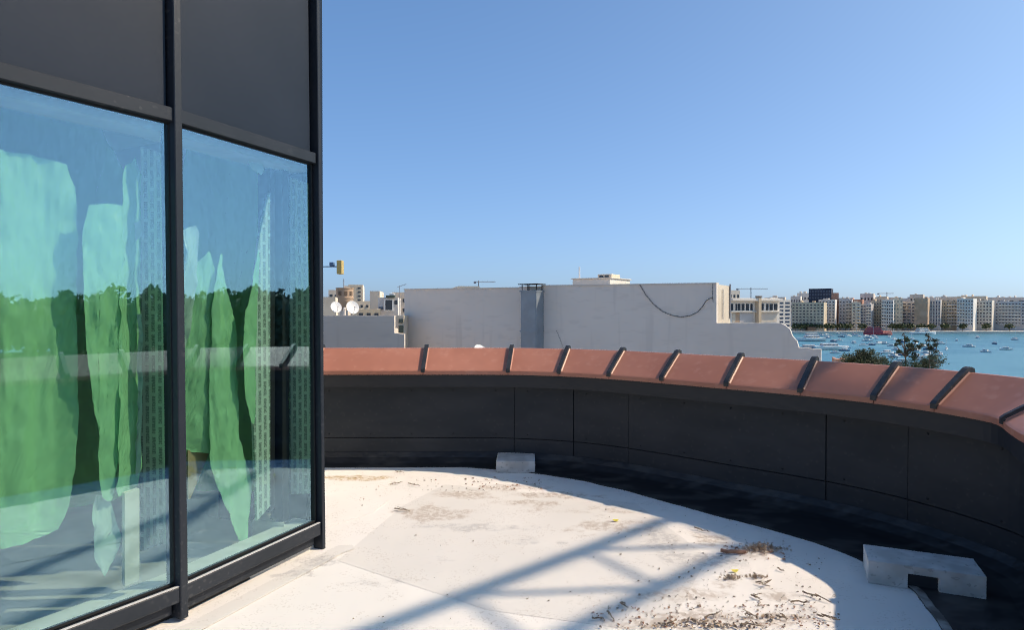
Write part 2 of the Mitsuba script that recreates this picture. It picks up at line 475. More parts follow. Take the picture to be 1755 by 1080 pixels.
# ------------------------------------------------------------------ terrace floor: white sheets, black membrane
EDGE = [(-5, 6.30), (-2, 6.30), (-1, 6.28), (-.16, 6.16), (.65, 5.73), (1.10, 5.29), (1.47, 4.88), (1.82, 4.50), (2.18, 4.02), (2.26, 3.62), (2.12, 3.17), (1.9, 2.6), (1.2, .8), (1.0, -.5), (1.0, -3)]
e = np.array(EDGE)
es = np.r_[0, np.cumsum(np.linalg.norm(np.diff(e, axis=0), axis=1))]
etck, _ = splprep(e.T, u=es, s=0.003, k=3)
EDGE_PTS = np.array(splev(np.linspace(0, es[-1], 600), etck)).T
EDGE_PTS = EDGE_PTS + np.stack([meshkit.fbm(np.c_[EDGE_PTS * 5, np.full(len(EDGE_PTS), 4. + k)], 4) - .5 for k in (0, 1)], 1) * .035
wall_line = CURVE + NRM * 0.30
slab_poly = [*map(tuple, wall_line), (-6.5, -3.0), (-6.5, wall_line[0, 1])]
slab = prism(sg.Polygon(slab_poly).buffer(0), -0.35, 0.0)
structure('terrace_floor', slab, 'mat_floor_white', 'white dusty roof terrace floor with debris and twigs')
# sheets of the white covering, laid one over another
white_area = sg.Polygon([*map(tuple, EDGE_PTS), (-4.0, -3.0), (-4.0, EDGE_PTS[0, 1])]).buffer(0)


def floor_sheet(poly, z, mat):
    g = sg.Polygon(poly).intersection(white_area)
    for q in getattr(g, 'geoms', [g]):
        if q.area > 0.01:
            part('terrace_floor', 'sheet', prism(q, 0.0004, z), mat)


c0, c1, c2 = at_z(578, 962, 0)[:2], at_z(690, 868, 0)[:2], at_z(836, 1047, 0)[:2]
floor_sheet([c0, c1, c1 + (c1 - c0) * 0.1 + [0.25, 0.5], (1.0, 5.1), (1.25, 4.0), (0.75, 3.05), c2], 0.0016, 'mat_floor_grey')
floor_sheet([c2, c2 + (c2 - c0) * 0.9, (1.1, 1.4), (-0.6, 1.4), at_z(803, 1080, 0)[:2]], 0.0028, 'mat_floor_white')
floor_sheet([at_z(560, 905, 0)[:2], at_z(600, 842, 0)[:2], at_z(668, 858, 0)[:2], at_z(640, 880, 0)[:2]], 0.0030, 'mat_floor_white')
# dusty grey strip at the foot of the window wall
black_area = sg.Polygon(slab_poly).buffer(0).difference(white_area).intersection(sg.box(-6, -3, 4, 7))
black_area = max(getattr(black_area, 'geoms', [black_area]), key=lambda q: q.area)
part('terrace_floor', 'membrane', prism(black_area, 0.002, 0.010), 'mat_membrane', label='black bitumen membrane strip along the foot of the parapet')

dust = white_area.buffer(.045).difference(white_area).intersection(sg.box(1.9, 2.2, 3, 3.66))
for q in getattr(dust, 'geoms', [dust]):
    if q.area > .002:
        part('terrace_floor', 'dust', prism(q, 0.0101, 0.0125), 'mat_dust_strip')

# ------------------------------------------------------------------ the parapet
pp = thing('parapet', 'curved dark parapet wall with a red metal coping crossed by black ribs', 'parapet')
rib_px = [(722, 632, .96), (868, 630, .96), (956, 632, .96), (1042, 637, .96), (1133, 644, .96), (1244, 653, .96), (1371, 661, .96), (1498, 676, .96)]
ribs = [arc_at_pixel(px + 3, 0.02) for px, _, _ in rib_px]
ribs.append(ribs[-1] + 0.40)
ribs = [ribs[0] - 1.08 * k for k in (3, 2, 1)] + ribs
while ribs[-1] < ARC[-1] - 0.8:
    ribs.append(ribs[-1] + 0.54)
SLOPE = [(0.0, 0.925), (0.0, 0.962), (0.012, 0.972), (0.30, 1.168), (0.335, 1.168), (0.335, 1.02), (0.32, 1.02), (0.32, 0.925)]
ends = [0.02, *ribs, ARC[-1] - 0.02]
for a, b in zip(ends[:-1], ends[1:]):
    c, n = stretch(a + 0.003, b - 0.003)
    m = [sweep(c, n, SLOPE)]
    # turned-up fold of the sheet against the rib on either side
    for s, side, hgt, wid in ((a, 1, .008, .013), (b, -1, .006, .008)):
        i, nn = on_curve(s)
        t = np.array([nn[1], -nn[0]])
        lo, hi = np.array([*(i + nn * 0.012), 0.972]), np.array([*(i + nn * 0.30), 1.168])
        up = np.array([*(-nn * 0.56), 0.83])
        t3 = np.array([*t, 0]) * side
        v = []
        for q in (lo, hi):
            v += [q + t3 * 0.020 - up * .004, q + t3 * (0.020 + wid) - up * .004, q + t3 * 0.020 + up * hgt]
        m.append(trimesh.convex.convex_hull(np.array(v)))
    part(pp, 'coping_panel', cat(m), 'mat_red')
RIB = [(-.012, .948), (-.012, .982), (.006, 1.000), (.288, 1.197), (.318, 1.205), (.352, 1.194), (.372, 1.11), (.338, 1.11), (.336, 1.165), (.30, 1.166), (.012, .970), (.002, .948)]
for s in ribs:
    i, nn = on_curve(s)
    m = trimesh.creation.extrude_polygon(sg.Polygon(RIB), 0.038, engine='earcut')
    m.apply_translation((0, 0, -0.019))
    tt = np.array([nn[1], -nn[0]])
    M = np.eye(4)
    M[:3, 0], M[:3, 1], M[:3, 2], M[:3, 3] = [*nn, 0], [0, 0, 1], [*tt, 0], [*i, 0]
    m.apply_transform(M)
    m.fix_normals()
    part(pp, 'rib', m, 'mat_rib')
c, n = stretch(0.02, ARC[-1] - 0.02)
part(pp, 'fascia', sweep(c, n, [(0.03, 0.80), (0.03, 0.926), (0.19, 0.926), (0.19, 0.80)]), 'mat_black', label='black band under the red coping')
part(pp, 'backing_wall', sweep(c, n, [(0.232, -1.2), (0.232, 0.90), (0.30, 0.92), (0.30, -1.2)]), 'mat_black')
joints = [0.05, arc_at_pixel(882, .2) - 2.4, arc_at_pixel(882, .2), arc_at_pixel(983, .2), arc_at_pixel(1077, .2), arc_at_pixel(1417, .2), arc_at_pixel(1558, .2)]
while joints[-1] < ARC[-1] - 1.4:
    joints.append(joints[-1] + 1.25)
joints.append(ARC[-1] - 0.05)
for k, (a, b) in enumerate(zip(joints[:-1], joints[1:])):
    c, n = stretch(a + 0.003, b - 0.003)
    dd = 0.006 * (k % 2)
    up = part(pp, 'wall_panel', sweep(c, n, [(0.20 + dd, 0.262), (0.20 + dd, 0.83), (0.225, 0.83), (0.225, 0.262)]), 'mat_panel')
    part(pp, 'skirting', sweep(c, n, [(0.203 + dd, 0.06), (0.203 + dd, 0.254), (0.226, 0.254), (0.226, 0.06)]), 'mat_panel')
    if b < arc_at_pixel(1558, .2) + 2:
        for s in np.arange(a + 0.12, b - 0.05, 0.42):
            for z in (0.30, 0.74):
                i, nn = on_curve(s)
                q = i + nn * (0.20 + dd)
                sc = trimesh.creation.icosphere(1, 0.008)
                sc.apply_translation((*q, z))
                part(up, 'screw', sc, 'mat_black')
c, n = stretch(0.02, ARC[-1] - 0.02)
part(pp, 'membrane_upstand', sweep(c, n, [(0.02, 0.004), (0.10, 0.028), (0.16, 0.07), (0.199, 0.115), (0.202, 0.115), (0.202, 0.004)]), 'mat_membrane', label='black bitumen upstand at the foot of the parapet')
# the storeys under the terrace
tower = sg.Polygon([*map(tuple, CURVE + NRM * 0.29), (-9, -3.0), (-9, wall_line[0, 1])]).buffer(0)
own = thing('own_building', 'building that carries the roof terrace, below its floor', 'building')
part(own, 'wall', prism(tower, LAND_Z, -0.36), 'mat_brown_render')

# ------------------------------------------------------------------ the glazed rotunda on the left
LFT, MID, RGT = np.array([-2.235, 2.295]), np.array([-1.66, 3.18]), np.array([-1.237, 4.125])
LFT2 = LFT + (-0.80, -0.66)
hall = thing('glazed_hall', 'dark framed glass wall of the rooftop hall at the left of the terrace', 'building')
TILT = 0.5
fr = [Frame(LFT2, LFT, TILT), Frame(LFT, MID, TILT), Frame(MID, RGT, TILT)]
BEND = np.array([-1.268, 4.255])
BACK = BEND + np.array([-1.0, 0.22]) * 0.8
fr_back = Frame(BEND, BACK, 0)
TOP, GB, GT = 4.6, 0.185, 2.53
for k, f in enumerate(fr):
    L = f.length
    if k == 0:
        part(hall, 'wall_panel', f.put(cbox(0.02, L - .03, -.12, -.05, 0.02, TOP)), 'mat_spandrel')
        continue
    g0, g1 = 0.02, L - 0.02
    # spandrel above, its trim, the transoms, the foot panel
    part(hall, 'spandrel_panel', f.put(cbox(g0 + .02, g1 - .02, -.085, -.042, GT + .072, TOP, .003)), 'mat_spandrel')
    part(hall, 'transom', f.put(cbox(g0, g1, -.085, -.012, GT, GT + .07, .004)), 'mat_frame')
    part(hall, 'transom', f.put(cbox(g0, g1, -.085, -.006, GB - .085, GB - .006, .004)), 'mat_frame')
    part(hall, 'sill_seal', f.put(cbox(g0, g1, -.024, -.007, GB - .0055, GB - .001, .001)), 'mat_seal')
    part(hall, 'foot_panel', f.put(cbox(g0 + .02, g1 - .02, -.085, -.046, 0.035, GB - .086, .003)), 'mat_frame')
    part(hall, 'gasket', f.put(cat([box(g0, g0 + .010, -.07, -.044, GB, GT), box(g1 - .010, g1, -.07, -.044, GB, GT), box(g0 + .010, g1 - .010, -.07, -.044, GB, GB + .010), box(g0 + .010, g1 - .010, -.07, -.044, GT - .010, GT)])), 'mat_gasket')
    v = np.array([[g0 + .005, -.05, GB + .004], [g1 - .005, -.05, GB + .004], [g1 - .005, -.05, GT - .004], [g0 + .005, -.05, GT - .004]])
    part(hall, 'glass_pane', f.put(trimesh.Trimesh(v, [[0, 1, 2], [0, 2, 3]])), 'mat_glass')
    # white inner window board, the structure behind
    part(hall, 'inner_sill', f.put(cbox(0.0, L, -.24, -.072, GB - .03, GB - .008, .003)), 'mat_inner_sill')
    part(hall, 'lintel', f.put(box(0.0, L, -.30, -.10, GT - .04, GT + .25)), 'mat_room')
    part(hall, 'plinth', f.put(box(0.0, L, -.12, -.088, -.02, GB - .031)), 'mat_gasket')
for k, (p0, a, b) in enumerate(((LFT, fr[0], fr[1]), (MID, fr[1], fr[2]), (RGT, fr[2], fr[2]))):
    n = (a.n + b.n)[:2]
    n /= np.linalg.norm(n)
    u = np.array([-n[1], n[0]])
    f = Frame(p0, p0 + u, TILT)
    if k == 2:
        part(hall, 'corner_post', f.put(cat([cbox(-.010, .020, -.12, 0, 0.0, TOP, .004), cbox(.0205, .032, -.16, -.012, 0.0, TOP, .003)])), 'mat_frame')
    else:
        part(hall, 'mullion', f.put(cbox(-.021, .021, -.12, 0, 0.012, TOP, .004)), 'mat_frame')
# room behind
room_poly = sg.Polygon([LFT + (-.1, .02), MID + (-.1, .03), RGT + (-.08, .0), BEND + (-.02, -.01), BACK, (-4.2, 5.6), (-5.2, 3.0), (-4.2, 1.6), LFT2])
part(hall, 'room_floor', prism(room_poly, 0.0, 0.10), 'mat_room')
part(hall, 'ceiling', prism(room_poly.buffer(-.10), GT + 0.26, GT + 0.40), 'mat_room_wall')
ext = list(room_poly.exterior.coords)
for a, b in zip(ext[4:8], ext[5:9]):
    f = Frame(a, b)
    part(hall, 'room_wall', f.put(box(0, f.length, 0, 0.12, 0.0, TOP)), 'mat_room_wall')
part(hall, 'return_wall', fr_back.put(box(0.05, fr_back.length, .0, .08, 0.0, TOP)), 'mat_spandrel')
part(hall, 'roof', prism(room_poly.buffer(-.12), TOP - 0.15, TOP - 0.03), 'mat_spandrel')


# printed protective film on the boards inside: rows of upright lettering too small to read
def print_film(base, ink, f):
    ux, uy = 1.2, 0.55

    def fn(p, n, uv):
        x = (p.x * ux + p.y * uy) / 0.042
        row = p.z / 0.108
        col = dr.floor(x)
        odd = col - 2 * dr.floor(col / 2)
        fx, r2 = x - col, row + 0.5 * odd
        fz = r2 - dr.floor(r2)
        inside = (fx > 0.22) & (fx < 0.74) & (fz > 0.08) & (fz < 0.92)
        letter = cell_rand(dr.floor(fx * 5), dr.floor(fz * 13), 4)
        gap = (fz * 13 - dr.floor(fz * 13)) > 0.28
        on = dr.select(inside & gap & (letter > 0.18), 0.68, dr.select(inside, 0.30, 0.0))
        rule = dr.select((fx > 0.90) & (fz > 0.06) & (fz < 0.94), 0.25, 0.0)
        return mix(mix(base, np.array(base) * 1.25, rule * 1.5), ink, on)
    return principled(proc(fn), 0.45)


add_mat('mat_print', print_film((0.46, 0.60, 0.49), (0.035, 0.075, 0.05), fr[2]))


def px_poly(f, d, pts):
    return np.array([f.pick(px, py, -d) for px, py in pts])


def slab_part(f, d, pts, thick=0.02):
    poly = sg.Polygon(px_poly(f, d, pts)).buffer(0)
    m = trimesh.creation.extrude_polygon(poly, thick, engine='earcut')
    M = np.eye(4)
    M[:3, 0], M[:3, 1], M[:3, 2], M[:3, 3] = f.u, f.z, f.n * -1, f.o - f.n * d
    m.apply_transform(M)
    m.fix_normals()
    return m


def softened(q, n=1):
    for _ in range(n):
        a, b = q, np.roll(q, -1, axis=0)
        q = np.stack([a * .75 + b * .25, a * .25 + b * .75], 1).reshape(-1, 2)
    return q


def hung_sheet(f, d, pts, amp=0.02, seed=0, folds=9.0, soft=1, crease=.012):
    ring = np.array(sg.Polygon(softened(px_poly(f, d, pts), soft)).segmentize(0.03).exterior.coords)[:-1]
    ring = ring + (np.stack([meshkit.fbm(np.c_[ring * 14, np.full(len(ring), 9. * k + seed)], 3) for k in (0, 1)], 1) - .5) * .012
    poly = sg.Polygon(ring).buffer(0.003)
    poly = max(getattr(poly, 'geoms', [poly]), key=lambda g: g.area)
    v2, tri = trimesh.creation.triangulate_polygon(poly, engine='earcut')
    v, tr = trimesh.remesh.subdivide_to_size(np.c_[v2, np.zeros(len(v2))], tri, 0.035)
    q = np.c_[v[:, 0] * folds, v[:, 1] * 1.1, np.full(len(v), seed * 3.7)]
    off = (meshkit.fbm(q, 3, seed) - 0.5) * 2 * amp + (meshkit.fbm(np.c_[v[:, :2] * [16, 9], np.full(len(v), seed)], 3, seed) - .5) * crease
    w = f.o + v[:, :1] * f.u + v[:, 1:2] * f.z + (off - d)[:, None] * f.n
    return trimesh.Trimesh(w, tr, process=True)


R, Lf = fr[2], fr[1]
RB = Frame((-2.05, 4.34), (-1.35, 4.19))      # just inside the return wall
LB = Frame((-3.4, 3.60), (-1.85, 3.40))       # across the room behind the middle mullion
RJ = Frame((-1.55, 4.20), (-1.30, 4.15))      # boards at the jambs, turned to the viewer
LJ = Frame((-2.05, 3.36), (-1.75, 3.28))
wpt = lambda f, px, py, d: (lambda q: (f.o + q[0] * f.u + q[1] * f.z - d * f.n)[:2])(f.pick(px, py, -d))
LT = Frame(wpt(Lf, 207, 600, .13), wpt(Lf, 240, 600, .27))   # a fold of the sheet running back from its edge
RT = Frame((-2.05, 3.42), (-1.55, 3.85))      # turned a little from the sun
part(hall, 'printed_board', slab_part(RJ, 0, [(496, 303), (541, 318), (541, 846), (496, 848)]), 'mat_print', label='board in printed protective film behind the corner of the right pane')
part(hall, 'printed_board', slab_part(R, .22, [(457, 350), (463, 330), (463, 868), (441, 893), (435, 735), (426, 650), (430, 530), (444, 410)]), 'mat_print', label='narrow board in pale printed film, tapering upwards')
part(hall, 'inner_post', slab_part(R, .24, [(462, 262), (471, 262), (471, 872), (462, 878)], .10), 'mat_gasket')
part(hall, 'inner_post', slab_part(R, .20, [(484, 262), (495, 262), (495, 895), (484, 895)], .10), 'mat_gasket')
part(hall, 'inner_strip', slab_part(R, .34, [(471, 308), (484, 310), (484, 780), (471, 780)]), 'mat_print')
part(hall, 'inner_strip', slab_part(R, .33, [(474, 786), (486, 786), (486, 866), (472, 862)]), 'mat_plank')
z0 = 0.20
q = [at_z(433, 892, z0)[:2], at_z(462, 864, z0)[:2], at_z(487, 884, z0)[:2], at_z(486, 897, z0)[:2]]
part(hall, 'inner_ledge', prism(sg.Polygon(q).buffer(0.002), 0.10, z0), 'mat_plank')
part(hall, 'printed_board', slab_part(LJ, 0, [(241, 252), (291, 265), (291, 930), (241, 945)]), 'mat_print', label='board in dark printed film behind the left pane')
part(hall, 'plank', slab_part(Lf, .11, [(214, 846), (239, 838), (239, 996), (214, 1006)], .03), 'mat_plank')
part(hall, 'cardboard', slab_part(R, .34, [(322, 772), (358, 778), (326, 856), (322, 856)], .01), 'mat_card')

sheets = [
    (RB, 0, [(290, 190), (492, 262), (492, 845), (290, 840)], .03, 'mat_film', 'shaded green sheet hanging deepest behind the right pane'),
    (RT, 0, [(296, 452), (318, 462), (338, 452), (366, 424), (370, 560), (368, 778), (330, 774), (296, 776)], .02, 'mat_film', 'half lit green sheet behind the left half of the right pane'),
    (R, .26, [(362, 520), (366, 480), (379, 424), (382, 470), (391, 512), (404, 538), (407, 600), (407, 745), (419, 780), (429, 812), (429, 850), (424, 925), (412, 929), (404, 918), (389, 880), (372, 830), (361, 790), (362, 600)], .045, 'mat_film', 'light green sheet with a long pointed tail in the right pane'),
    (R, .20, [(417, 536), (429, 520), (438, 460), (446, 420), (442, 520), (438, 620), (440, 700), (436, 734), (427, 700), (416, 655)], .012, 'mat_film', 'narrow light green sheet beside the tapering printed board'),
    (R, .12, [(318, 396), (326, 391), (337, 388), (341, 400), (336, 475), (327, 560), (318, 610)], .012, 'mat_film_clear', 'pale mint strip beside the middle mullion in the right pane'),
    (R, .22, [(424, 270), (441, 273), (453, 292), (444, 299), (429, 288)], .03, 'mat_film_clear', 'small crumpled clear film scrap high in the right pane'),
    (LB, 0, [(-160, 100), (242, 180), (242, 828), (215, 845), (190, 862), (-160, 900)], .04, 'mat_film', 'shaded green sheet hanging deepest behind the left pane'),
    (Lf, .13, [(146, 352), (176, 350), (208, 352), (209, 358), (208, 600), (207, 785), (197, 801), (193, 850), (186, 861), (172, 850), (170, 735), (162, 700), (152, 640), (144, 480)], .04, 'mat_film', 'light green sheet torn along its lower edge in the left pane'),
    (LT, 0, [(205, 300), (240, 262), (241, 420), (239, 640), (240, 826), (216, 845), (200, 852), (206, 780)], .010, 'mat_film', 'half lit green sheet between the torn sheet and the printed board in the left pane'),
    (Lf, .22, [(-40, 250), (60, 268), (128, 285), (132, 420), (128, 600), (130, 760), (112, 900), (60, 930), (-40, 945)], .05, 'mat_film', 'wide light green sheet at the far left of the left pane'),
    (Lf, .20, [(237, 540), (242.5, 540), (241.5, 808), (235, 815)], .006, 'mat_film_clear', 'thin pale strip between sheet and printed board'),
    (Lf, .16, [(166, 850), (186, 853), (197, 885), (204, 920), (195, 958), (178, 986), (163, 960), (157, 890)], .03, 'mat_film_clear', 'crumpled clear film tail near the floor in the left pane'),
    (Lf, .22, [(229, 384), (239, 380), (240, 405), (232, 412)], .02, 'mat_film_clear', 'small clear scrap beside the dark printed board'),
]
for i, (f, d, pl, amp, mat, lab) in enumerate(sheets):
    solo('hanging_sheet', hung_sheet(f, d, pl, amp, i, soft=0 if mat == 'mat_film_clear' else 1, crease=.05 if mat == 'mat_film_clear' else .030), mat, lab, 'plastic sheet', smooth=True)

# dusty foot strip and the small foot plate under the corner post
foot = sg.Polygon([LFT + (.05, -.03), MID + (.05, -.03), RGT + (.05, -.03), RGT + (.09, .04), RGT + (.17, .05), RGT + (.20, .0), RGT + (.14, -.07), MID + (.14, -.07), LFT + (.14, -.07)])
part('terrace_floor', 'dusty_strip', prism(foot.buffer(.015).buffer(-.01), 0.004, 0.0095), 'mat_floor_grey')

# ------------------------------------------------------------------ the two concrete blocks
a = at_z(850, 811, 0)
b = thing('concrete_block', 'pale concrete block standing at the far edge of the floor by the parapet', 'block')
f = Frame(a[:2], a[:2] + (1, -.03))
part(b, 'body', f.put(cbox(0, .375, -.36, 0, 0.002, .113, .006)), 'mat_concrete')
a = at_z(1488, 1000, 0)
b = thing('concrete_block', 'concrete block with a square black opening at the right edge of the floor', 'block')
f = Frame(a[:2], a[:2] + (.915, -.40))
poly = sg.Polygon([(0, .002), (.195, .002), (.195, .088), (.345, .088), (.345, .002), (.56, .002), (.56, .132), (0, .132)])
m = trimesh.creation.extrude_polygon(poly, .27, engine='earcut')
M = np.eye(4)
M[:3, 0], M[:3, 1], M[:3, 2], M[:3, 3] = f.u, f.z, -f.n, f.o
m.apply_transform(M)
m.fix_normals()
part(b, 'body', m, 'mat_concrete')
part(b, 'opening_lining', f.put(box(.198, .342, -.25, -.03, .004, .085)), 'mat_black', label='black rubber lining of the opening')

# ------------------------------------------------------------------ debris on the floor
dots, dark_bits = [], []


def chip(x, y, s, r):
    n = r.integers(4, 7)
    a = np.sort(r.uniform(0, 2 * np.pi, n))
    rad = s * r.uniform(0.5, 1.0, n)
    base = np.c_[x + np.cos(a) * rad, y + np.sin(a) * rad * 0.8, np.full(n, 0.006)]
    top = base.copy()
    top[:, :2] = (top[:, :2] - [x, y]) * 0.75 + [x, y]
    top[:, 2] += s * r.uniform(0.2, 0.7)
    return trimesh.convex.convex_hull(np.vstack([base, top + r.normal(0, s * 0.06, top.shape)]))


def spread(px0, px1, py0, py1, n, seed, s0=0.004, s1=0.012):
    r = np.random.default_rng(seed)
    out = []
    for _ in range(n):
        q = at_z(r.uniform(px0, px1), r.uniform(py0, py1), 0)
        if white_area.contains(sg.Point(q[0], q[1])):
            out.append(chip(q[0], q[1], s0 + (s1 - s0) * r.random() ** 2.5, r))
    return out


ch = spread(1000, 1440, 1020, 1080, 240, 1) + spread(1180, 1420, 950, 1060, 110, 2) + spread(1040, 1280, 890, 1000, 60, 3) + spread(700, 930, 818, 845, 60, 4, .004, .014) + spread(600, 1400, 830, 1075, 90, 5)
stuff('grit', cat(ch), 'mat_chip_dark', 'dark grit and crumbs strewn over the terrace floor', 'grit')
ch = spread(1010, 1430, 1040, 1080, 170, 6) + spread(800, 930, 820, 842, 40, 7, .006, .018) + spread(1240, 1345, 930, 962, 60, 8, .006, .02) + spread(600, 760, 815, 860, 30, 9)
stuff('rubble', cat(ch), 'mat_chip_brown', 'reddish brown crumbs scattered on the floor near the parapet', 'rubble')
r = np.random.default_rng(12)
cen = []
for px, py, sx, sy, n, hh in ((1303, 944, .12, .05, 320, .03), (1253, 993, .04, .025, 70, .012), (1295, 991, .05, .02, 50, .010), (1190, 1068, .06, .012, 40, .008), (1245, 1076, .12, .02, 60, .006), (1150, 1075, .2, .02, 50, .004), (1320, 1060, .2, .02, 50, .004)):
    q = at_z(px, py, 0)
    d = r.normal(size=(n, 3)) * [sx / 1.6, sy / 1.6, 1]
    cen.append(np.c_[q[0] + d[:, 0], q[1] + d[:, 1], 0.008 + np.abs(r.normal(0, hh / 2, n)) * np.exp(-(d[:, 0] / sx) ** 2)])
stuff('leaf_litter', scatter_leaves(np.vstack(cen), 0.022, 0.5, 4), 'mat_chip_pale', 'little heaps of dry brown leaf litter on the floor', 'leaf litter')

twig_labels = ['short slanted twig lying across the second shadow band', 'twig leftmost in the lower grit patch', 'bent twig beside the leftmost one in the lower grit patch', '', 'twig lying just above the dark litter clump', 'longest twig, near the sunlit edge by the curved shade', 'thin twig left of the longest one', 'twig at the lower right corner of the sunlit floor', 'twig just below the right little leaf heap', 'short bent twig below the middle of the sunlit right part', 'dark twig in the thin shadow near the shaded edge', 'twig below the longest one in the grit patch', 'twig in the middle of the lower grit patch', 'twig at the left end of the brown stain', 'twig left of two at the far end of the floor', 'twig right of two at the far end of the floor', 'small twig at the far edge beside the ochre stain', 'flat twig at the very bottom of the grit patch', 'slanted twig at the bottom edge of the floor in view', 'small twig right of the leaf heaps']
twigs = [((1066, 1037), (1077, 1048)), ((1015, 1064), (1035, 1066)), ((1040, 1055), (1052, 1066)), ((1235, 949), (1278, 950)), ((1208, 1063), (1228, 1055)), ((1375, 1020), (1425, 1037)), ((1355, 1036), (1388, 1037)),
         ((1400, 1058), (1440, 1070)), ((1295, 1003), (1320, 1010)), ((1287, 1024), (1306, 1033)), ((1190, 909), (1216, 915)), ((1330, 1060), (1350, 1066)), ((1277, 1058), (1300, 1062)), ((676, 875), (702, 880)),
         ((668, 833), (690, 829)), ((700, 831), (720, 836)), ((678, 810), (692, 813)), ((1270, 1075), (1310, 1078)), ((1140, 1075), (1160, 1068)), ((1333, 978), (1344, 983))]
for i, (p0, p1) in enumerate(twigs):
    a, b = at_z(*p0, 0), at_z(*p1, 0)
    r = np.random.default_rng(100 + i)
    k = np.linspace(0, 1, 6)[:, None]
    path = a + (b - a) * k
    ln = np.linalg.norm(b - a)
    path[1:-1, :2] += r.normal(0, 0.05 * ln, (4, 2))
    path[:, 2] = 0.011 + np.abs(r.normal(0, 0.005, 6))
    m = [tube(path, np.linspace(0.0048, 0.0022, 6), 6)]
    if ln > 0.06:
        s = path[3]
        m.append(tube([s, s + np.array([*(r.normal(0, 0.02, 2)), 0.012]), s + np.array([*(r.normal(0, 0.03, 2)), 0.018])], [0.004, 0.003, 0.002], 5))
    if i == 3:
        solo('wood_stick', tube(path, 0.012, 7), 'mat_chip_brown', 'reddish wooden stick lying beside the heap of leaf litter', 'stick')
    else:
        solo('twig', cat(m), 'mat_twig', twig_labels[i], 'twig', 'twigs scattered on the floor', smooth=40)
for (px, py), lab in (((1259, 982), 'bright yellow leaf lying between the leaf litter heaps'), ((1055, 895), 'pale yellow leaf on the floor beyond the long shadow')):
    q = at_z(px, py, 0)
    a = np.linspace(0, 2 * np.pi, 14, endpoint=False)
    v = np.c_[q[0] + 0.024 * np.cos(a), q[1] + 0.012 * np.sin(a), 0.013 + 0.006 * np.cos(2 * a)]
    v = np.vstack([v, [[q[0], q[1], 0.020]]])
    f_ = [[i, (i + 1) % 14, 14] for i in range(14)]
    solo('yellow_leaf', trimesh.Trimesh(v, f_, process=False), 'mat_yellow_leaf', lab, 'leaf')

# ------------------------------------------------------------------ crane beside the building: its lattice boom throws the shadow on the floor
crane = thing('lattice_crane', 'lattice crane standing beside the building, whose boom shades the floor', 'crane')
G = lambda px, py: at_z(px, py, 0)
dirc = np.array([0.754, 0.657, 0])
A0, B0 = G(790, 1022), G(1125, 1008)
LIFT = 8.0
A0 = A0 + SUN * LIFT
B0 = B0 + SUN * LIFT
C0 = A0 + SUN * 0.75
PITCHC = 0.98
lo_k, hi_k = -5, 24


def chord(P, r):
    part(crane, 'chord', bar(P + dirc * lo_k * PITCHC, P + dirc * hi_k * PITCHC, r, 10), 'mat_steel', smooth=50)


chord(A0, .062), chord(B0, .058), chord(C0, .062)
for k in range(lo_k, hi_k):
    a, b, c_ = A0 + dirc * k * PITCHC, B0 + dirc * k * PITCHC, C0 + dirc * k * PITCHC
    a1 = a + dirc * PITCHC
    part(crane, 'lacing', cat([bar(a, b, .030), bar(b, a1, .030), bar(c_, b, .026), bar(c_ + dirc * PITCHC, b, .026), bar(a, c_, .026)]), 'mat_steel')
Mx = A0 + dirc * 22 * PITCHC
legs = [Mx + np.array([dx, dy, 0]) for dx in (-.7, .7) for dy in (-.7, .7)]
mast = []
for l in legs:
    mast.append(bar([l[0], l[1], LAND_Z], [l[0], l[1], Mx[2] + 2], .09))
for k in range(18):
    z0_, z1_ = LAND_Z + k * 1.5, LAND_Z + (k + 1) * 1.5
    for i, j in ((0, 1), (1, 3), (3, 2), (2, 0)):
        mast.append(bar([*legs[i][:2], z0_], [*legs[j][:2], z1_], .05))
part(crane, 'mast', cat(mast), 'mat_steel')

# ------------------------------------------------------------------ the big grey wall and what belongs to it
wl, wr = at_y(693, 525, 28.2)[:2], at_y(1228, 525, 20.9)[:2]
gf = Frame(wl, wr)


def gpt(px, py, n=0.0):
    return gf.pick(px, py, n)


gw = thing('grey_building', 'big building showing a blank grey rendered wall beyond the parapet', 'building')
top_l, top_r = gpt(693, 497), gpt(1228, 487)
outline = [(top_l[0], -17), top_l, gpt(890, 494.5), gpt(890, 491), top_r, gpt(1228, 554), gpt(1338, 554), gpt(1346, 558), gpt(1354, 565), gpt(1358, 576), gpt(1366, 585), gpt(1369, 596), gpt(1407, 599), (gpt(1409, 600)[0], -17)]


def facade_slab(f, pts, n0, n1):
    m = trimesh.creation.extrude_polygon(sg.Polygon(pts), n1 - n0, engine='earcut')
    M = np.eye(4)
    M[:3, 0], M[:3, 1], M[:3, 2], M[:3, 3] = f.u, f.z, f.n, f.o + f.n * n0
    m.apply_transform(M)
    m.fix_normals()
    return m


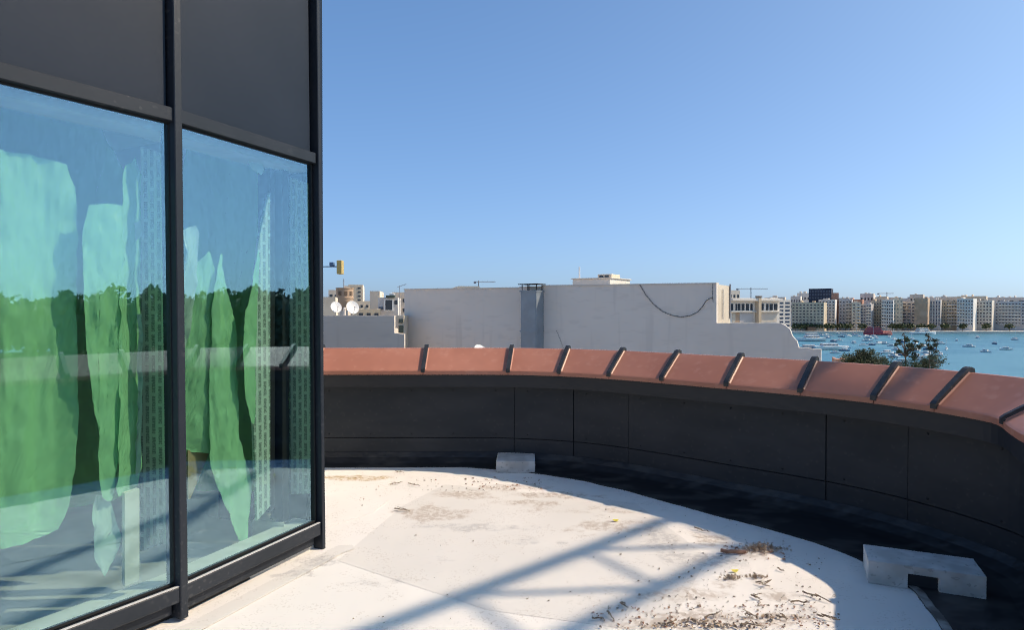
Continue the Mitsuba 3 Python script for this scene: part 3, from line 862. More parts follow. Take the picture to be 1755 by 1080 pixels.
part(gw, 'wall', facade_slab(gf, outline, -.12, 0), 'mat_grey_render')
uE = gpt(1228, 500)[0]
zr = top_r[1]
part(gw, 'roof', gf.put(cat([box(top_l[0] + .1, uE - 6.0, -9.0, -.122, -17, zr - .45), box(uE - 5.99, uE - .31, -1.9, -.122, -17, zr - .45)])), 'mat_brown_render')
part(gw, 'side_wall', gf.put(box(uE - .30, uE - .003, -1.9, -.122, gpt(1228, 554)[1] - 6, zr - .01)), 'mat_cream', label='narrow cream sunlit end wall')
part(gw, 'pipe', gf.put(cat([bar([uE + .04, -.7, gpt(1228, 548)[1]], [uE + .04, -.7, zr - .15], .015), bar([uE + .03, -1.75, gpt(1228, 548)[1]], [uE + .03, -1.75, zr + .05], .03)])), 'mat_steel')
part(gw, 'coping', facade_slab(gf, [(top_l[0] - .02, top_l[1]), (gpt(890, 494.5)[0], gpt(890, 494.5)[1]), (gpt(890, 494.5)[0], gpt(890, 494.5)[1] + .05), (top_l[0] - .02, top_l[1] + .05)], -.33, .03), 'mat_palegrey')
part(gw, 'coping', facade_slab(gf, [(gpt(930, 490)[0], gpt(930, 491)[1]), (uE, zr), (uE, zr + .05), (gpt(930, 490)[0], gpt(930, 491)[1] + .05)], -.33, .03), 'mat_palegrey')
# the ventilation duct up the wall
u0, u1 = gpt(893, 540, .55)[0], gpt(919, 540, .55)[0]
ztop = gpt(905, 498, .5)[1]
du = part(gw, 'duct', gf.put(cbox(u0, u1, .02, .58, -12, ztop, .02)), 'mat_duct', label='square sheet metal duct running up the grey wall')
part(du, 'side_sheet', gf.put(box(u1 + .001, u1 + .02, .02, .57, -12, ztop)), 'mat_duct')
part(du, 'flange', gf.put(cat([box(u0 - .03, u1 + .045, .0, .61, gpt(905, 569, .5)[1], gpt(905, 569, .5)[1] + .05), box(u0 - .03, u1 + .045, .0, .61, ztop - .06, ztop)])), 'mat_duct')
zc = gpt(905, 488, .5)[1]
du_posts = [bar([u, n_, ztop], [u, n_, zc], .018) for u, n_ in ((u0 + .02, .5), ((u0 + u1) / 2, .52), (u1 - .02, .5), (u1 - .02, .08), (u0 + .02, .08))]
part(du, 'cowl', gf.put(cat(du_posts + [cbox(u0 - .10, u1 + .12, .0, .64, zc, zc + .035, .008)])), 'mat_gasket', label='black rain cowl on posts over the duct')
# loose cable
cp = [gpt(*q) for q in ((1097, 488), (1107, 505), (1120, 521), (1136, 534), (1153, 541), (1168, 543.5), (1184, 541), (1196, 535), (1205, 525), (1210, 516), (1217, 511.5), (1222, 510))]
part(gw, 'cable', gf.put(tube([[u, .03, z] for u, z in cp], 0.013, 6)), 'mat_cable', label='black cable sagging across the grey wall')
cp = [gpt(*q) for q in ((1222, 487), (1221, 500), (1222.5, 517))]
part(gw, 'cable', gf.put(tube([[u, .03, z] for u, z in cp], .009, 6)), 'mat_cable')
cp = [gpt(*q) for q in ((954, 566), (960, 580), (966, 597))]
part(gw, 'cable', gf.put(tube([[u, .03, z] for u, z in cp], .007, 5)), 'mat_cable')
# roof room, water tank and mast above it
f2 = Frame(at_y(981, 525, 26.5)[:2], at_y(1045, 525, 25.6)[:2])
zz = lambda py, f=f2, px=1010: f.pick(px, py, 0)[1]
rr = thing('roof_room', 'low white rooftop room on the grey building, one side in sun', 'rooftop room')
part(rr, 'wall', f2.put(cbox(0, f2.length, -2.2, 0, zz(500) - 1.5, zz(478), .02)), 'mat_offwhite')
part(rr, 'roof_slab', f2.put(cbox(-.06, f2.length + .06, -2.26, .06, zz(478) + .001, zz(476.5), .01)), 'mat_palegrey')
ux = f2.pick(1026, 474, -.4)[0]
part(rr, 'stair_head', f2.put(cbox(ux, ux + .62, -1.2, -.3, zz(476.5), zz(470), .015)), 'mat_sand')
part(rr, 'vent', f2.put(cat([box(ux + .08, ux + .26, -.31, -.285, zz(475.5), zz(472)), box(ux + .32, ux + .5, -.31, -.285, zz(475.5), zz(472))])), 'mat_pane')
part(rr, 'mast', f2.put(bar([f2.pick(993, 478, -.3)[0], -.3, zz(477)], [f2.pick(993, 456, -.3)[0], -.3, zz(456)], .03)), 'mat_white')


def dish(label, centre, radius, facing, foot_z, name='satellite_dish', wid=1.0, group=None):
    """parabolic bowl with rim, feed arm and pole"""
    d = thing(name, label, 'satellite dish', group)
    k, mrad = 24, 6
    v, fcs = [[0, 0, 0]], []
    for i in range(1, mrad + 1):
        rr_ = i / mrad
        for j in range(k):
            a_ = 2 * math.pi * j / k
            v.append([rr_ * math.cos(a_) * wid, rr_ * math.sin(a_), 0.22 * rr_ * rr_])
    for j in range(k):
        fcs.append([0, 1 + j, 1 + (j + 1) % k])
    for i in range(mrad - 1):
        for j in range(k):
            a_, b_ = 1 + i * k + j, 1 + i * k + (j + 1) % k
            fcs += [[a_, a_ + k, b_ + k], [a_, b_ + k, b_]]
    m = trimesh.Trimesh(np.array(v) * radius, fcs, process=False)
    back = m.copy()
    back.apply_translation((0, 0, -0.02 * radius))
    back.invert()
    zdir = np.array(facing, float)
    zdir /= np.linalg.norm(zdir)
    x = np.cross([0, 0, 1.0], zdir)
    x /= np.linalg.norm(x)
    y = np.cross(zdir, x)
    M = np.eye(4)
    M[:3, 0], M[:3, 1], M[:3, 2], M[:3, 3] = x, y, zdir, centre
    bowl = cat([m, back])
    bowl.apply_transform(M)
    part(d, 'bowl', bowl, 'mat_white', smooth=True)
    tip = np.array(centre) + zdir * radius * 0.95 - y * radius * 0.15
    part(d, 'feed_arm', cat([bar(np.array(centre) - y * radius * .9 + zdir * radius * .18, tip, radius * .035), bar(tip, tip - zdir * radius * .16, radius * .08)]), 'mat_steel')
    base = np.array(centre) - zdir * radius * .15
    part(d, 'pole', cat([bar(base, [base[0], base[1], foot_z], radius * .07), bar(base, np.array(centre), radius * .07)]), 'mat_steel')
    return d


dish('white dish poking up between the ribs in front of the grey wall', at_y(823, 602, 21.0), .24, (.5, -.6, .75), -4.0)

# ------------------------------------------------------------------ the lower brown wall on the left
bl, br = at_y(505, 525, 23.0)[:2], at_y(692, 525, 23.0)[:2]
bf = Frame(bl, br)
bpt = lambda px, py: bf.pick(px, py, 0)
bw = thing('brown_building', 'lower building with a blank brownish grey wall, left of the big grey wall', 'building')
outl = [(bpt(505, 541)[0], -17), bpt(505, 541), bpt(675.5, 541), bpt(675.5, 571), bpt(692.5, 573), (bpt(692.5, 573)[0], -17)]
part(bw, 'wall', facade_slab(bf, outl, -.25, 0), 'mat_brown_render')
part(bw, 'roof', bf.put(cat([box(.02, bpt(674, 541)[0], -1.0, -.252, -17, bpt(600, 541)[1] - .5), box(.02, bpt(636, 541)[0], -5.5, -1.001, -17, bpt(600, 541)[1] - .5)])), 'mat_stone')
part(bw, 'ledge', facade_slab(bf, [bpt(652, 603.5), bpt(692, 600.5), bpt(692, 597.5), bpt(668, 599.5)], -.01, .5), 'mat_steel')
f3 = Frame(at_y(674.5, 525, 27.0)[:2], at_y(700, 525, 27.0)[:2])
wcream = thing('cream_house', 'narrow cream house with shuttered windows between the two blank walls', 'house')
q3 = lambda px, py: f3.pick(px, py, 0)
part(wcream, 'wall', facade_slab(f3, [(0, -17), q3(674.5, 541), q3(692, 541), (q3(692, 541)[0], -17)], -3.0, 0), 'mat_cream')
for y0_, y1_ in ((547, 554), (558, 570)):
    w = part(wcream, 'window', facade_slab(f3, [q3(683.5, y1_), q3(691.5, y1_), q3(691.5, y0_), q3(683.5, y0_)], .003, .05), 'mat_green_frame')


# ------------------------------------------------------------------ houses of the town behind
def house(name, label, px0, px1, py_top, py_bot, y, wall, yaw=0.0, depth=8.0, rows=0, cols=0, pane='mat_pane', win=(0.5, 0.5), group=None, single=False, z_bot=LAND_Z, balcony=None, roof_bits=True, seed=0, parapet_h=0.35, cat_='building'):
    """a building whose front runs between two pixel columns at distance y; yaw turns the front clockwise seen from above"""
    h = thing(name, label, cat_, group)
    p0 = at_y(px0, 525, y)[:2]
    az = (px0 + px1) / 2
    dirv = np.array([math.cos(math.radians(yaw)), math.sin(math.radians(yaw))])
    # second corner: where the sight line through px1 meets the front line
    k1 = (px1 - CX) / FPX
    t = (k1 * p0[1] - p0[0]) / (dirv[0] - k1 * dirv[1])
    f = Frame(p0, p0 + dirv * t)
    L = f.length
    d_mid = y
    zt = EYE + (HORIZON - py_top) / FPX * d_mid
    zb = EYE + (HORIZON - py_bot) / FPX * d_mid
    part(h, 'wall', f.put(cat([box(0, L, -depth, 0, z_bot, zt - parapet_h * .5), box(0, L, -.3, 0, zt - parapet_h * .5 + .001, zt), box(L - .3, L, -depth, -.302, zt - parapet_h * .5 + .001, zt), box(0, .3, -depth, -.302, zt - parapet_h * .5 + .001, zt)])), wall)
    r_ = np.random.default_rng(seed + int(px0))
    if roof_bits and L > 3:
        bits = []
        for _ in range(max(1, int(L / 6))):
            u_, w_, hh = r_.uniform(.1, .7) * L, r_.uniform(1.0, 3.0), r_.uniform(.6, 2.0) * min(1, depth / 8 + .3)
            bits.append(box(u_, min(L - .1, u_ + w_), -depth * r_.uniform(.5, .8), -depth * r_.uniform(.2, .4), zt - parapet_h, zt + hh))
        part(h, 'roof_structure', cat(bits), wall) if False else part(h, 'roof_structure', f.put(cat(bits)), wall)
    if rows and cols:
        dz, du_ = (zt - zb) / (rows + .4), L / cols
        boxes, slabs = [], []
        for i in range(rows):
            for j in range(cols):
                uc, zc_ = (j + .5) * du_, zb + (i + .55) * dz
                ww, hh = du_ * win[0], dz * win[1]
                b_ = box(uc - ww / 2, uc + ww / 2, -.02, .04, zc_ - hh / 2, zc_ + hh / 2)
                if single:
                    part(h, 'window', f.put(b_), pane)
                else:
                    boxes.append(b_)
            if balcony:
                j0, j1 = balcony
                slabs.append(box(j0 * L, j1 * L, .041, 1.1, zb + (i + .10) * dz - .1, zb + (i + .10) * dz + .1))
                slabs.append(box(j0 * L, j1 * L, 1.0, 1.1, zb + (i + .10) * dz + .101, zb + (i + .10) * dz + .85))
        if boxes:
            part(h, 'windows', f.put(cat(boxes)), pane, kind='stuff')
        if slabs:
            part(h, 'balconies', f.put(cat(slabs)), 'mat_offwhite', kind='stuff')
    return h, f, zt, zb


# left group, beyond the brown wall
house('cream_house', 'cream house with a stepped parapet beside the window wall', 540, 575, 509, 545, 42, 'mat_cream', 14, 6, roof_bits=False, cat_='house')
h, f, zt, zb = house('apartment_block', 'pale apartment block with dark balcony openings left of the dishes', 597, 622, 488, 518, 95, 'mat_sand', 12, 10, 4, 2, single=True, win=(.42, .42))
house('terraced_house', 'grey house with a flat roof behind the tan bay tower', 563, 600, 497, 541, 110, 'mat_stone', 14, 10, 3, 4, seed=3, cat_='house')
house('terraced_house', 'sand coloured stepped house right of the big dish', 606, 634, 516, 541, 70, 'mat_sand', 14, 7, 2, 3, single=True, win=(.4, .4), cat_='house')
house('terraced_house', 'low tan house with a dark roofline above the brown wall', 612, 652, 530, 545, 55, 'mat_tan', 12, 6, 1, 3, single=True, win=(.5, .45), seed=5, cat_='house')
house('terraced_house', 'plain tan house gable rising left of the white window frame', 634, 651, 499, 541, 80, 'mat_stone', 8, 8, cat_='house', roof_bits=False)
house('terraced_house', 'brown house behind the antenna at the left end of the grey wall', 672, 700, 501, 541, 85, 'mat_stone', 8, 8, 2, 2, single=True, win=(.4, .35), cat_='house', roof_bits=False)
# house with the big white-framed window
h, f, zt, zb = house('modern_house', 'grey house with a large white framed window and green awning', 648, 682, 510, 543, 60, 'mat_greyblue', 8, 7, roof_bits=False, cat_='house')
q = lambda px, py: f.pick(px, py, 0)
wf = part(h, 'window', facade_slab(f, [q(658, 533), q(674.5, 533), q(674.5, 512), q(658, 512)], .003, .10), 'mat_white')
part(wf, 'pane', facade_slab(f, [q(660.5, 531.5), q(672, 531.5), q(672, 514.5), q(660.5, 514.5)], .101, .13), 'mat_pane')
part(h, 'window', facade_slab(f, [q(649, 531), q(657, 531), q(657, 526), q(649, 526)], .003, .06), 'mat_pane_blue')
part(h, 'window', facade_slab(f, [q(676, 522), q(681, 522), q(681, 515), q(676, 515)], .003, .06), 'mat_pane')
part(h, 'awning', facade_slab(f, [q(662, 510), q(677, 510), q(677, 506.5), q(662, 506.5)], -1.5, .6), 'mat_green_frame')
part(h, 'roof_tank', f.put(cbox(q(667, 506)[0], q(675, 506)[0], -1.4, -.4, q(667, 506)[1], q(667, 502.5)[1], .03)), 'mat_white')
# tan tower with a corbelled round bay
ct = at_y(591, 525, 62)
zf = lambda py: EYE + (HORIZON - py) / FPX * 62
bt = thing('bay_tower', 'tan corbelled bay tower standing behind the white dishes', 'tower')
prof = [(0.0, zf(533)), (.45, zf(533)), (.62, zf(527)), (1.0, zf(519)), (1.0, zf(512)), (1.06, zf(511.5)), (1.06, zf(510)), (1.0, zf(509.5)), (1.0, zf(496)), (1.07, zf(495)), (1.07, zf(493.5)), (0, zf(493.5))]
m = trimesh.creation.revolve(np.array(prof), sections=20)
m.apply_transform(np.array([[.82, 0, 0, ct[0]], [0, .82, 0, ct[1]], [0, 0, 1, 0], [0, 0, 0, 1.0]]))
part(bt, 'bay', m, 'mat_bay', smooth=35)
part(bt, 'shaft', box(ct[0] - .4, ct[0] + .4, ct[1] - .4, ct[1] + .6, LAND_Z, zf(532)), 'mat_stone')
for aa in (-1.9, -1.2, -.5):
    px_, py_ = ct[0] + .82 * math.cos(aa), ct[1] + .82 * math.sin(aa)
    w = trimesh.creation.box((.10, .30, zf(499) - zf(506)))
    w.apply_transform(trimesh.transformations.rotation_matrix(aa, (0, 0, 1)))
    w.apply_translation((px_, py_, zf(503)))
    part(bt, 'window', w, 'mat_brown')
part(bt, 'mast', bar([ct[0] - .1, ct[1], zf(494)], [ct[0] - .1, ct[1], zf(478)], .04), 'mat_steel')
# the two white dishes on the brown roof
dish('left of the two white dishes on the brown wall, partly turned away', at_y(575.5, 527, 25.5), .235, (.62, -.75, .35), bpt(600, 541)[1] - .45)
dish('right, larger one of the two white dishes on the brown wall', at_y(603.5, 527.5, 25.5), .275, (.62, -.75, .30), bpt(600, 541)[1] - .45)
a = at_y(590.5, 541, 25.0)
solo('roof_vent', cat([tube([[a[0], a[1], a[2] - .4], [a[0], a[1], a[2] + .26]], .05, 10), tube([[a[0], a[1], a[2] + .26], [a[0], a[1], a[2] + .33]], [.075, .03], 10)]), 'mat_palegrey', 'pale vent pipe standing between the two white dishes', 'vent pipe')
a = at_y(684.5, 497, 45)
an = thing('aerial', 'thin television aerial above the left end of the grey wall', 'aerial')
part(an, 'mast', bar([a[0], a[1], a[2] - 3.0], [a[0], a[1], a[2] + .30], .022), 'mat_steel')
part(an, 'boom', bar(a + [-.15, 0, .20], a + [.55, -.2, .42], .016), 'mat_steel')
part(an, 'elements', cat([bar(a + [-.15 + .1 * k, -.15, .2 + .03 * k], a + [-.15 + .1 * k, .15, .2 + .03 * k], .012) for k in range(7)]), 'mat_steel', kind='stuff')

# tower crane on the left: counter jib and ballast show beside the window wall
tc = thing('tower_crane', 'blue tower crane with yellowish counterweight beside the window wall', 'crane')
D_ = 190
j0, j1 = at_y(470, 457, D_), at_y(585, 457, D_)
part(tc, 'jib', cat([bar(j0, j1, .16), bar(j0 + [0, .8, 0], j1 + [0, .8, 0], .16)] + [bar(j0 + (j1 - j0) * k / 16 + [0, .8 * (k % 2), 0], j0 + (j1 - j0) * (k + 1) / 16 + [0, .8 * ((k + 1) % 2), 0], .09) for k in range(16)]), 'mat_crane_blue')
w0, w1 = at_y(578.5, 470, D_), at_y(587, 446.5, D_)
part(tc, 'counterweight', cbox(w0[0], w1[0], D_ - 1, D_ + 1.6, w0[2], w1[2], .1), 'mat_crane_yellow')
w0, w1 = at_y(565, 456, D_), at_y(572, 449.5, D_)
part(tc, 'winch', cbox(w0[0], w1[0], D_ - .4, D_ + 1.2, w0[2], w1[2], .1), 'mat_crane_blue')
mx = at_y(520, 457, D_)
part(tc, 'mast', cat([bar([mx[0] + dx, D_ + dy, LAND_Z], [mx[0] + dx, D_ + dy, mx[2] + 6], .14) for dx in (-.8, .8) for dy in (-.4, 1.2)]), 'mat_crane_blue')


def far_crane(label, px, py_top, py_base, pj0, pj1, D, tilt=0):
    t_ = thing('tower_crane', label, 'crane')
    a_, b_ = at_y(px, py_base, D), at_y(px, py_top, D)
    part(t_, 'mast', bar([a_[0], a_[1], LAND_Z], b_, .35), 'mat_steel')
    l_, r2 = at_y(pj0, py_top + 2 + tilt, D), at_y(pj1, py_top + 2 - tilt, D)
    part(t_, 'jib', bar(l_, r2, .28), 'mat_steel')
    part(t_, 'counterweight', box(l_[0], l_[0] + 1.6, D - .6, D + .6, l_[2] - 1.2, l_[2]), 'mat_steel')


far_crane('small far crane above the grey wall left of the duct', 820, 481, 496, 812, 849, 420)
far_crane('far crane with a level jib right of the grey wall', 1287, 493, 512, 1262, 1316, 520)
far_crane('far crane standing over the row of flats across the bay', 1520, 501, 520, 1504, 1532, 640)
# things peeking over the grey wall
house('far_house', 'sunlit cream roof room peeking over the grey wall', 786, 822, 490.5, 505, 60, 'mat_cream', 10, 5, roof_bits=False, cat_='house')
house('far_house', 'tan roof room behind the grey wall left of the sunlit one', 782, 792, 491.5, 505, 75, 'mat_tan', 10, 5, roof_bits=False, cat_='house')

# ------------------------------------------------------------------ right of the grey wall
# white building with a row of windows
h, f, zt, zb = house('white_building', 'white building with a band of dark windows beyond the grey wall', 1250, 1336, 511, 560, 62, 'mat_offwhite', 22, 9, roof_bits=False)
q = lambda px, py: f.pick(px, py, 0)
z5, z6 = q(1290, 533)[1], q(1290, 519)[1]
for px0, px1 in ((1251, 1256), (1260.5, 1263), (1264.5, 1268.5), (1271, 1275.5), (1278.5, 1283), (1286, 1289.5), (1304, 1308.5), (1313, 1316.5), (1319, 1324), (1326.5, 1332)):
    w = part(h, 'window', f.put(box(q(px0, 525)[0], q(px1, 525)[0], -.02, .05, z5 + .05, z6 - .10)), 'mat_pane')
for px0, px1, mt in ((1255, 1260, 'mat_cream'), (1260, 1267, 'mat_bay'), (1267.5, 1291, 'mat_greyblue'), (1303, 1331, 'mat_stone')):
    part(h, 'wall_panel', f.put(box(q(px0, 545)[0], q(px1, 545)[0], -.02, .035, q(1290, 552.5)[1], q(1290, 536)[1])), mt)
part(h, 'ledge', f.put(cbox(q(1250.5, 535)[0], q(1336, 535)[0], .001, .30, q(1290, 535)[1], q(1290, 533.5)[1], .02)), 'mat_offwhite')
part(h, 'roof_edge', f.put(cbox(q(1250.2, 512)[0], q(1336, 512)[0], .001, .45, q(1290, 516)[1], q(1290, 512)[1], .02)), 'mat_offwhite')
part(h, 'pier', f.put(cbox(q(1294, 530)[0], q(1299, 530)[0], .05, .50, q(1290, 556)[1], q(1290, 509.5)[1], .02)), 'mat_tan')
part(h, 'pier_cap', f.put(cbox(q(1293.2, 530)[0], q(1299.8, 530)[0], .03, .55, q(1290, 509.4)[1], q(1290, 507.3)[1], .02)), 'mat_brown')
house('flats', 'white block of flats with long dark windows between white building and hotel', 1333, 1355, 514, 562, 150, 'mat_offwhite', 20, 12, 7, 2, 'mat_pane_blue', (.7, .5), single=True)
house('flats', 'brown block rising behind the white building', 1249, 1268, 497.5, 540, 210, 'mat_stone', 20, 12, 3, 3, single=False)

YS = 512  # far shore building line
row = [
    ('hotel', 'wide tan hotel front with a grid of windows across the bay', 1357, 1412, 518.5, 562, 'mat_tan', 8, 9, (.55, .42), None, 'mat_pane'),
    ('flats', 'grey flats with dark balconies under the dark blue top storey', 1403, 1431, 513.5, 563, 'mat_palegrey', 9, 5, (.5, .45), (.25, .6), 'mat_pane'),
    ('flats', 'blue grey flats just right of the terracotta edge', 1438, 1460, 513, 562, 'mat_greyblue', 8, 4, (.5, .4), (.55, 1.0), 'mat_pane'),
    ('flats', 'narrow cream flats with small balconies', 1460, 1475, 518, 564, 'mat_sand', 8, 2, (.4, .4), (.5, 1.0), 'mat_pane'),
    ('flats', 'grey glass fronted flats with white corner balconies', 1475, 1493, 521, 564, 'mat_greyblue', 8, 4, (.75, .55), (.55, 1.0), 'mat_pane_blue'),
    ('flats', 'tan flats with many small windows behind the red boat', 1493, 1511, 516, 562, 'mat_tan', 8, 4, (.5, .4), None, 'mat_pane'),
    ('flats', 'grey flats with dark window strips right of the red boat', 1511, 1531, 514, 562, 'mat_palegrey', 8, 5, (.6, .5), (0, .35), 'mat_pane'),
    ('flats', 'pale yellow flats with a plain front', 1531, 1547, 511, 560, 'mat_sand', 7, 3, (.3, .35), None, 'mat_pane'),
    ('flats', 'white flats with long balconies and blue glass', 1546, 1570, 517, 558, 'mat_offwhite', 7, 3, (.7, .5), (.0, .6), 'mat_pane_blue'),
    ('flats', 'plain sand coloured gable wall near the right edge', 1567, 1590, 511, 560, 'mat_bay', 0, 0, (.5, .5), None, 'mat_pane'),
    ('flats', 'grey flats with upright white strips at the right edge', 1589, 1612, 514, 558, 'mat_palegrey', 7, 5, (.45, .8), None, 'mat_pane_blue'),
    ('flats', 'tan flats with balconies beyond the right edge flats', 1612, 1640, 516, 558, 'mat_tan', 7, 6, (.5, .45), (.4, 1.0), 'mat_pane'),
    ('flats', 'white flats farther right along the shore', 1640, 1668, 512, 558, 'mat_offwhite', 8, 6, (.5, .45), (0, .5), 'mat_pane'),
    ('flats', 'stone coloured flats second from the right end of the shore', 1668, 1700, 515, 557, 'mat_stone', 7, 6, (.5, .45), None, 'mat_pane'),
    ('flats', 'long grey flats at the right end of the far shore', 1700, 1762, 517, 557, 'mat_greyblue', 7, 11, (.5, .45), (.2, .8), 'mat_pane'),
]
for i, (nm, lab, x0, x1, yt, yb, wall, rws, cls, win, bal, pane) in enumerate(row):
    az = math.degrees(math.atan(((x0 + x1) / 2 - CX) / FPX))
    house(nm, lab, x0, x1, yt, yb, YS + 8 * (i % 3), wall, -az - 9 + 3 * (i % 4), 16, rws, cls, pane, win, balcony=bal, seed=i, group=None)
# dark blue top storeys and terracotta flank
az = math.degrees(math.atan((1410 - CX) / FPX))
house('tower_block', 'dark blue glass top storeys rising above the hotel', 1386, 1424, 495, 514, 545, 'mat_bluegrey', -az - 6, 18, 3, 8, 'mat_pane_blue', (.6, .5), roof_bits=False)
house('tower_block', 'terracotta coloured slab edge beside the dark blue storeys', 1425, 1437.5, 502, 562, 538, 'mat_terracotta', -az + 18, 14, roof_bits=False)
back_row = [(1355, 1372, 508, 'mat_palegrey'), (1366, 1388, 502.5, 'mat_offwhite'), (1436, 1462, 511, 'mat_stone'), (1455, 1478, 513.5, 'mat_terracotta'), (1474, 1497, 503.5, 'mat_palegrey'), (1484, 1508, 509.5, 'mat_offwhite'), (1502, 1520, 508.5, 'mat_sand'), (1519, 1544, 510, 'mat_palegrey'),
            (1540, 1562, 511.5, 'mat_greyblue'), (1559, 1582, 505, 'mat_stone'), (1578, 1604, 510.5, 'mat_palegrey'), (1602, 1640, 509, 'mat_stone'), (1640, 1690, 508, 'mat_sand'), (1688, 1760, 510, 'mat_palegrey'), (1318, 1345, 509.5, 'mat_stone')]
spots = ['over the left end of the hotel', 'over the middle of the hotel', 'right of the terracotta edge', 'over the narrow cream flats', 'over the glass fronted flats', 'between glass fronted and tan flats', 'over the tan flats', 'over the grey flats by the crane', 'over the pale yellow flats', 'over the plain gable', 'over the right edge flats',
         'over the tan flats past the right edge', 'over the white flats farther right', 'over the right end of the shore', 'behind the white building near the hotel']
tone = {'mat_palegrey': 'pale grey', 'mat_offwhite': 'white', 'mat_stone': 'stone coloured', 'mat_terracotta': 'reddish', 'mat_sand': 'sand coloured', 'mat_greyblue': 'blue grey'}
for i, ((x0, x1, yt, wall), sp) in enumerate(zip(back_row, spots)):
    az = math.degrees(math.atan(((x0 + x1) / 2 - CX) / FPX))
    house('far_house', f'far {tone[wall]} block rising {sp}', x0, x1, yt, 540, 640 + 20 * (i % 3), wall, -az - 5, 16, 3, 4, win=(.5, .4), seed=40 + i, cat_='building')


# ------------------------------------------------------------------ trees
def tree(name, label, px, py_top, D, crown, leaves, leaf, mat, base_z=LAND_Z, seed=0, group=None, sparse=False, trunk_r=.22):
    """crown: ellipsoids (dx px, py of centre, rx m, rz m)"""
    t_ = thing(name, label, 'tree', group)
    r_ = np.random.default_rng(seed)
    base = at_y(px, 600, D)
    base[2] = base_z
    topc = at_y(px, py_top, D)
    k = np.linspace(0, 1, 9)[:, None]
    path = base + (topc - [0, 0, .3] - base) * k
    path[1:, :2] += np.cumsum(r_.normal(0, .05, (8, 2)), axis=0)
    part(t_, 'trunk', tube(path, np.linspace(trunk_r, .03, 9), 8), 'mat_bark', smooth=50)
    cen, limbs = [], []
    for dx, pyc, rx, rz in crown:
        c_ = at_y(px + dx, pyc, D)
        s = path[np.argmin(np.abs(path[:, 2] - (c_[2] - rz * 1.2)))]
        limbs.append(tube([s, (s + c_) / 2 + r_.normal(0, .15, 3), c_], [trunk_r * .45, trunk_r * .3, .02], 6))
        n_ = int(2.6 * leaves * rx * rx * rz) + 60
        clumps = max(3, int(n_ / 60))
        for _ in range(clumps):
            w = r_.normal(size=3)
            w = w / np.linalg.norm(w) * r_.uniform(.35, 1.0) * [rx, rx, rz]
            cl = c_ + w
            cen.append(cl + r_.normal(size=(n_ // clumps, 3)) * [rx * .20, rx * .20, rz * .17])
            if sparse:
                limbs.append(tube([c_ - [0, 0, rz * .3], cl], [.03, .012], 5))
    part(t_, 'limb', cat(limbs), 'mat_bark', kind='stuff')
    part(t_, 'crown', scatter_leaves(np.vstack(cen), leaf, .45, seed, droop=.3), mat)
    return t_


tree('broad_tree', 'olive green bushy tree top just over the coping before the bay', 1478, 600, 66, [(0, 618, 1.5, 1.3), (-16, 622, 1.2, 1.0), (14, 616, 1.1, 1.0), (-4, 640, 2.2, 1.6), (6, 608, .8, .8)], 330, .20, 'mat_leaf_olive', seed=2)
tree('broad_tree', 'greyer loose tree right of the olive bushy one', 1511, 608, 70, [(0, 622, 1.1, 1.0), (9, 628, 1.1, 1.2), (-10, 630, 1.2, 1.1), (0, 645, 2.0, 1.4)], 230, .20, 'mat_leaf_grey', seed=3)
tree('tall_tree', 'slim open tree standing against the water near the right edge', 1556, 566, 58, [(0, 577, .45, .55), (-14, 585, .55, .35), (13, 588, .6, .4), (2, 596, .9, .55), (-8, 603, .5, .4), (8, 612, .7, .5), (0, 630, 1.0, .8), (-20, 592, .35, .25), (20, 596, .35, .25)], 420, .17, 'mat_leaf_dark', seed=4, sparse=True, trunk_r=.16)
tree('broad_tree', 'dark tree crown in the lower right behind the coping', 1583, 612, 62, [(0, 628, 1.0, .9), (-12, 634, .9, .8), (14, 625, 1.2, 1.0)], 380, .18, 'mat_leaf_dark', seed=5)
tree('tall_tree', 'open tree at the very right edge of the bay view', 1596, 571, 60, [(0, 580, .5, .5), (-9, 588, .5, .35), (10, 592, .6, .4), (0, 602, .6, .45), (4, 620, .8, .6)], 420, .17, 'mat_leaf_grey', seed=6, sparse=True, trunk_r=.15)
# promenade trees under the far flats
r = np.random.default_rng(31)
for i, px in enumerate((1363, 1372, 1381, 1390, 1400, 1409, 1418, 1427, 1440, 1449, 1456, 1478, 1529, 1537, 1546, 1560, 1578, 1596, 1620, 1650, 1690, 1730)):
    p0 = at_y(px, 566, 499 + 4 * r.random())
    t_ = thing('promenade_tree', 'small dark tree on the far promenade below the flats', 'tree', 'trees on the far promenade')
    p0[2] = -18.2
    part(t_, 'trunk', bar(p0, p0 + [0, 0, 3.0], .25), 'mat_bark')
    q_ = r.normal(size=(140, 3))
    q_ /= np.linalg.norm(q_, axis=1, keepdims=True)
    part(t_, 'crown', scatter_leaves(p0 + [0, 0, 4.0] + q_ * r.uniform(.5, 1, (140, 1)) * [3.6, 2.8, 2.0], 1.5, .8, i), 'mat_leaf_olive')
solo('kiosk', cat([box(-3, 3, -2, 2, 0, 3), prism([(-3.4, -2.4), (3.4, -2.4), (3.4, 2.4), (-3.4, 2.4)], 3.001, 3.3)]).apply_translation(at_y(1389, 566, 501) * [1, 1, 0] + [0, 0, -18.2]), 'mat_brown', 'low brown kiosk on the far promenade below the hotel', 'kiosk')
h, f, zt, zb = house('pink_house', 'small pinkish house roof showing above the coping before the water', 1433, 1451, 616, 640, 90, 'mat_terracotta', -20, 4, roof_bits=False, z_bot=LAND_Z, cat_='house')


